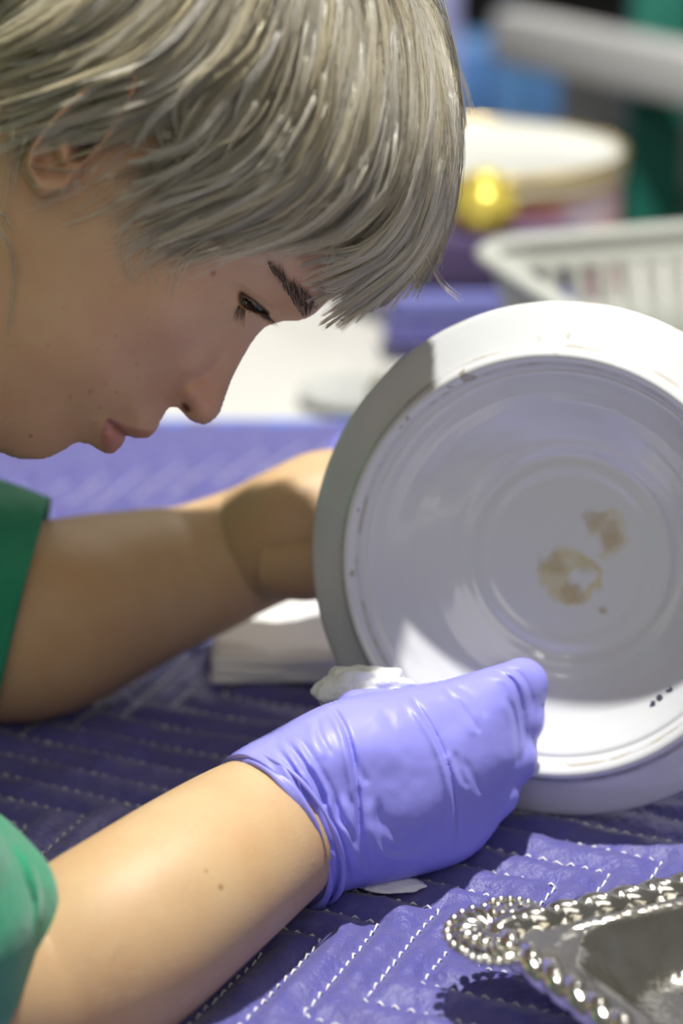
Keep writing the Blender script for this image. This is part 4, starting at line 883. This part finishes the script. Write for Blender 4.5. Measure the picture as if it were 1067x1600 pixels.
# brass bowl / pot
zq = .0705; c_ = (.091, 1.598)
br = lat('brass_pot', [(.001, .0), (.013, 0), (.017, .003), (.0215, .013), (.0215, .019), (.017, .027), (.012, .031), (.012, .035), (.007, .038), (.001, .0385)], M_brass, None, (c_[0], c_[1], zq)); tag(br, 'small shiny yellow brass pot on the folded cloths beside the biscuit tin', 'pot')
# folded blankets stack
c_ = on_z(690, 520, .0)
for k, (m_, h_) in enumerate([(M_quilt, .022), (mat('pale_violet_cloth', (.20, .21, .55), .8), .020), (mat('dark_violet_cloth', (.07, .045, .12), .8), .034)]):
    z0 = [-.005, .017, .037][k]
    V, F = box(.092+.002*k, 1.598, z0+h_/2, .130-.004*k, .046, h_-.001, .02); o = mk('folded_cloth', V, F, m_, None, False); bevel(o, .006, 4)
    tag(o, ['violet folded cloth at the bottom of the stack left of the basket', 'pale violet folded cloth in the middle of the stack left of the basket', 'dark purple folded cloth on top of the stack left of the basket'][k], 'cloth')
# grey plate and white sheet
c_ = on_z(560, 592, .004); pl = lat('grey_plate', [(.001, .003), (.024, .003), (.030, .007), (.0315, .0072), (.026, .001), (.001, .0)], M_grey, None, (c_[0]-.005, c_[1], -.011)); tag(pl, 'small grey dish on the cream tabletop beyond the blanket', 'dish')
c_ = on_z(596, 598, .008); bt = lat('glass_stopper', [(.001, 0), (.007, 0), (.0085, .004), (.008, .010), (.004, .013), (.004, .018), (.001, .019)], mat('olive_glass', (.16, .16, .10), .3), None, (c_[0], c_[1]+.02, -.0115)); tag(bt, 'small olive stopper on the tabletop at the left of the lid', 'stopper')
# blue things
def at_floor(px, py, zc): return P(float(px), float(py), zc)
tb = empty('side_table', (.35, 2.95, -.78), 'dark side table standing behind the work table', 'table'); mk('table_top', *box(.35, 3.0, -.135, 1.2, .8, .03), M_dark, tb, False)
for x in (-.2, .9):
    for y in (2.65, 3.35): mk('leg', *box(x, y, -.465, .04, .04, .63), M_dark, tb, False)
bx = P(797., 110., 2.75); zb = float(bx[2]); bl_ = lat('blue_bottle', [(.001, -.12), (.026, -.12), (.028, -.114), (.028, zb+.02), (.026, zb+.030), (.012, zb+.045), (.012, zb+.065), (.001, zb+.066)], M_blue, None, (bx[0], bx[1], 0)); tag(bl_, 'tall blue plastic bottle standing behind the biscuit tin', 'bottle')
bx = P(715., 60., 2.72); o = mk('plastic_box', *box(bx[0]-.02, bx[1], -.12+.115, .12, .09, .23, .2), M_violet, None, False); bevel(o, .006, 3); o.location = (-.045, .06, 0); tag(o, 'pale violet box beside the blue bottle at the edge of the hair', 'box')
bx = P(765., 60., 2.80); o = mk('storage_crate', *box(bx[0], bx[1]+.06, -.12+.05, .16, .09, .10, .0), M_blue, None, False); bevel(o, .008, 3); tag(o, 'blue crate behind the blue bottle', 'crate')
# rack: green upright with a pale shelf board
ra = P(1150., 128., 2.255); rb = P(790., 46., 2.50); dv = rb-ra; L_ = float(np.linalg.norm(dv[:2])); an = math.atan2(dv[1], dv[0]); zc0 = float((ra[2]+rb[2])/2)
g = P(1026., 170., 2.42); rk = empty('storage_rack', (g[0], g[1], -.78), 'green metal rack upright with a pale grey shelf board at the right edge', 'rack')
o = mk('shelf_board', *box((ra[0]+rb[0])/2, (ra[1]+rb[1])/2, zc0-.004, L_, .035, .050, an), M_board, rk, False); bevel(o, .004)
o = mk('upright', *box(g[0], g[1]+.005, .06, .054, .054, 1.68), M_post, rk, False); bevel(o, .003)
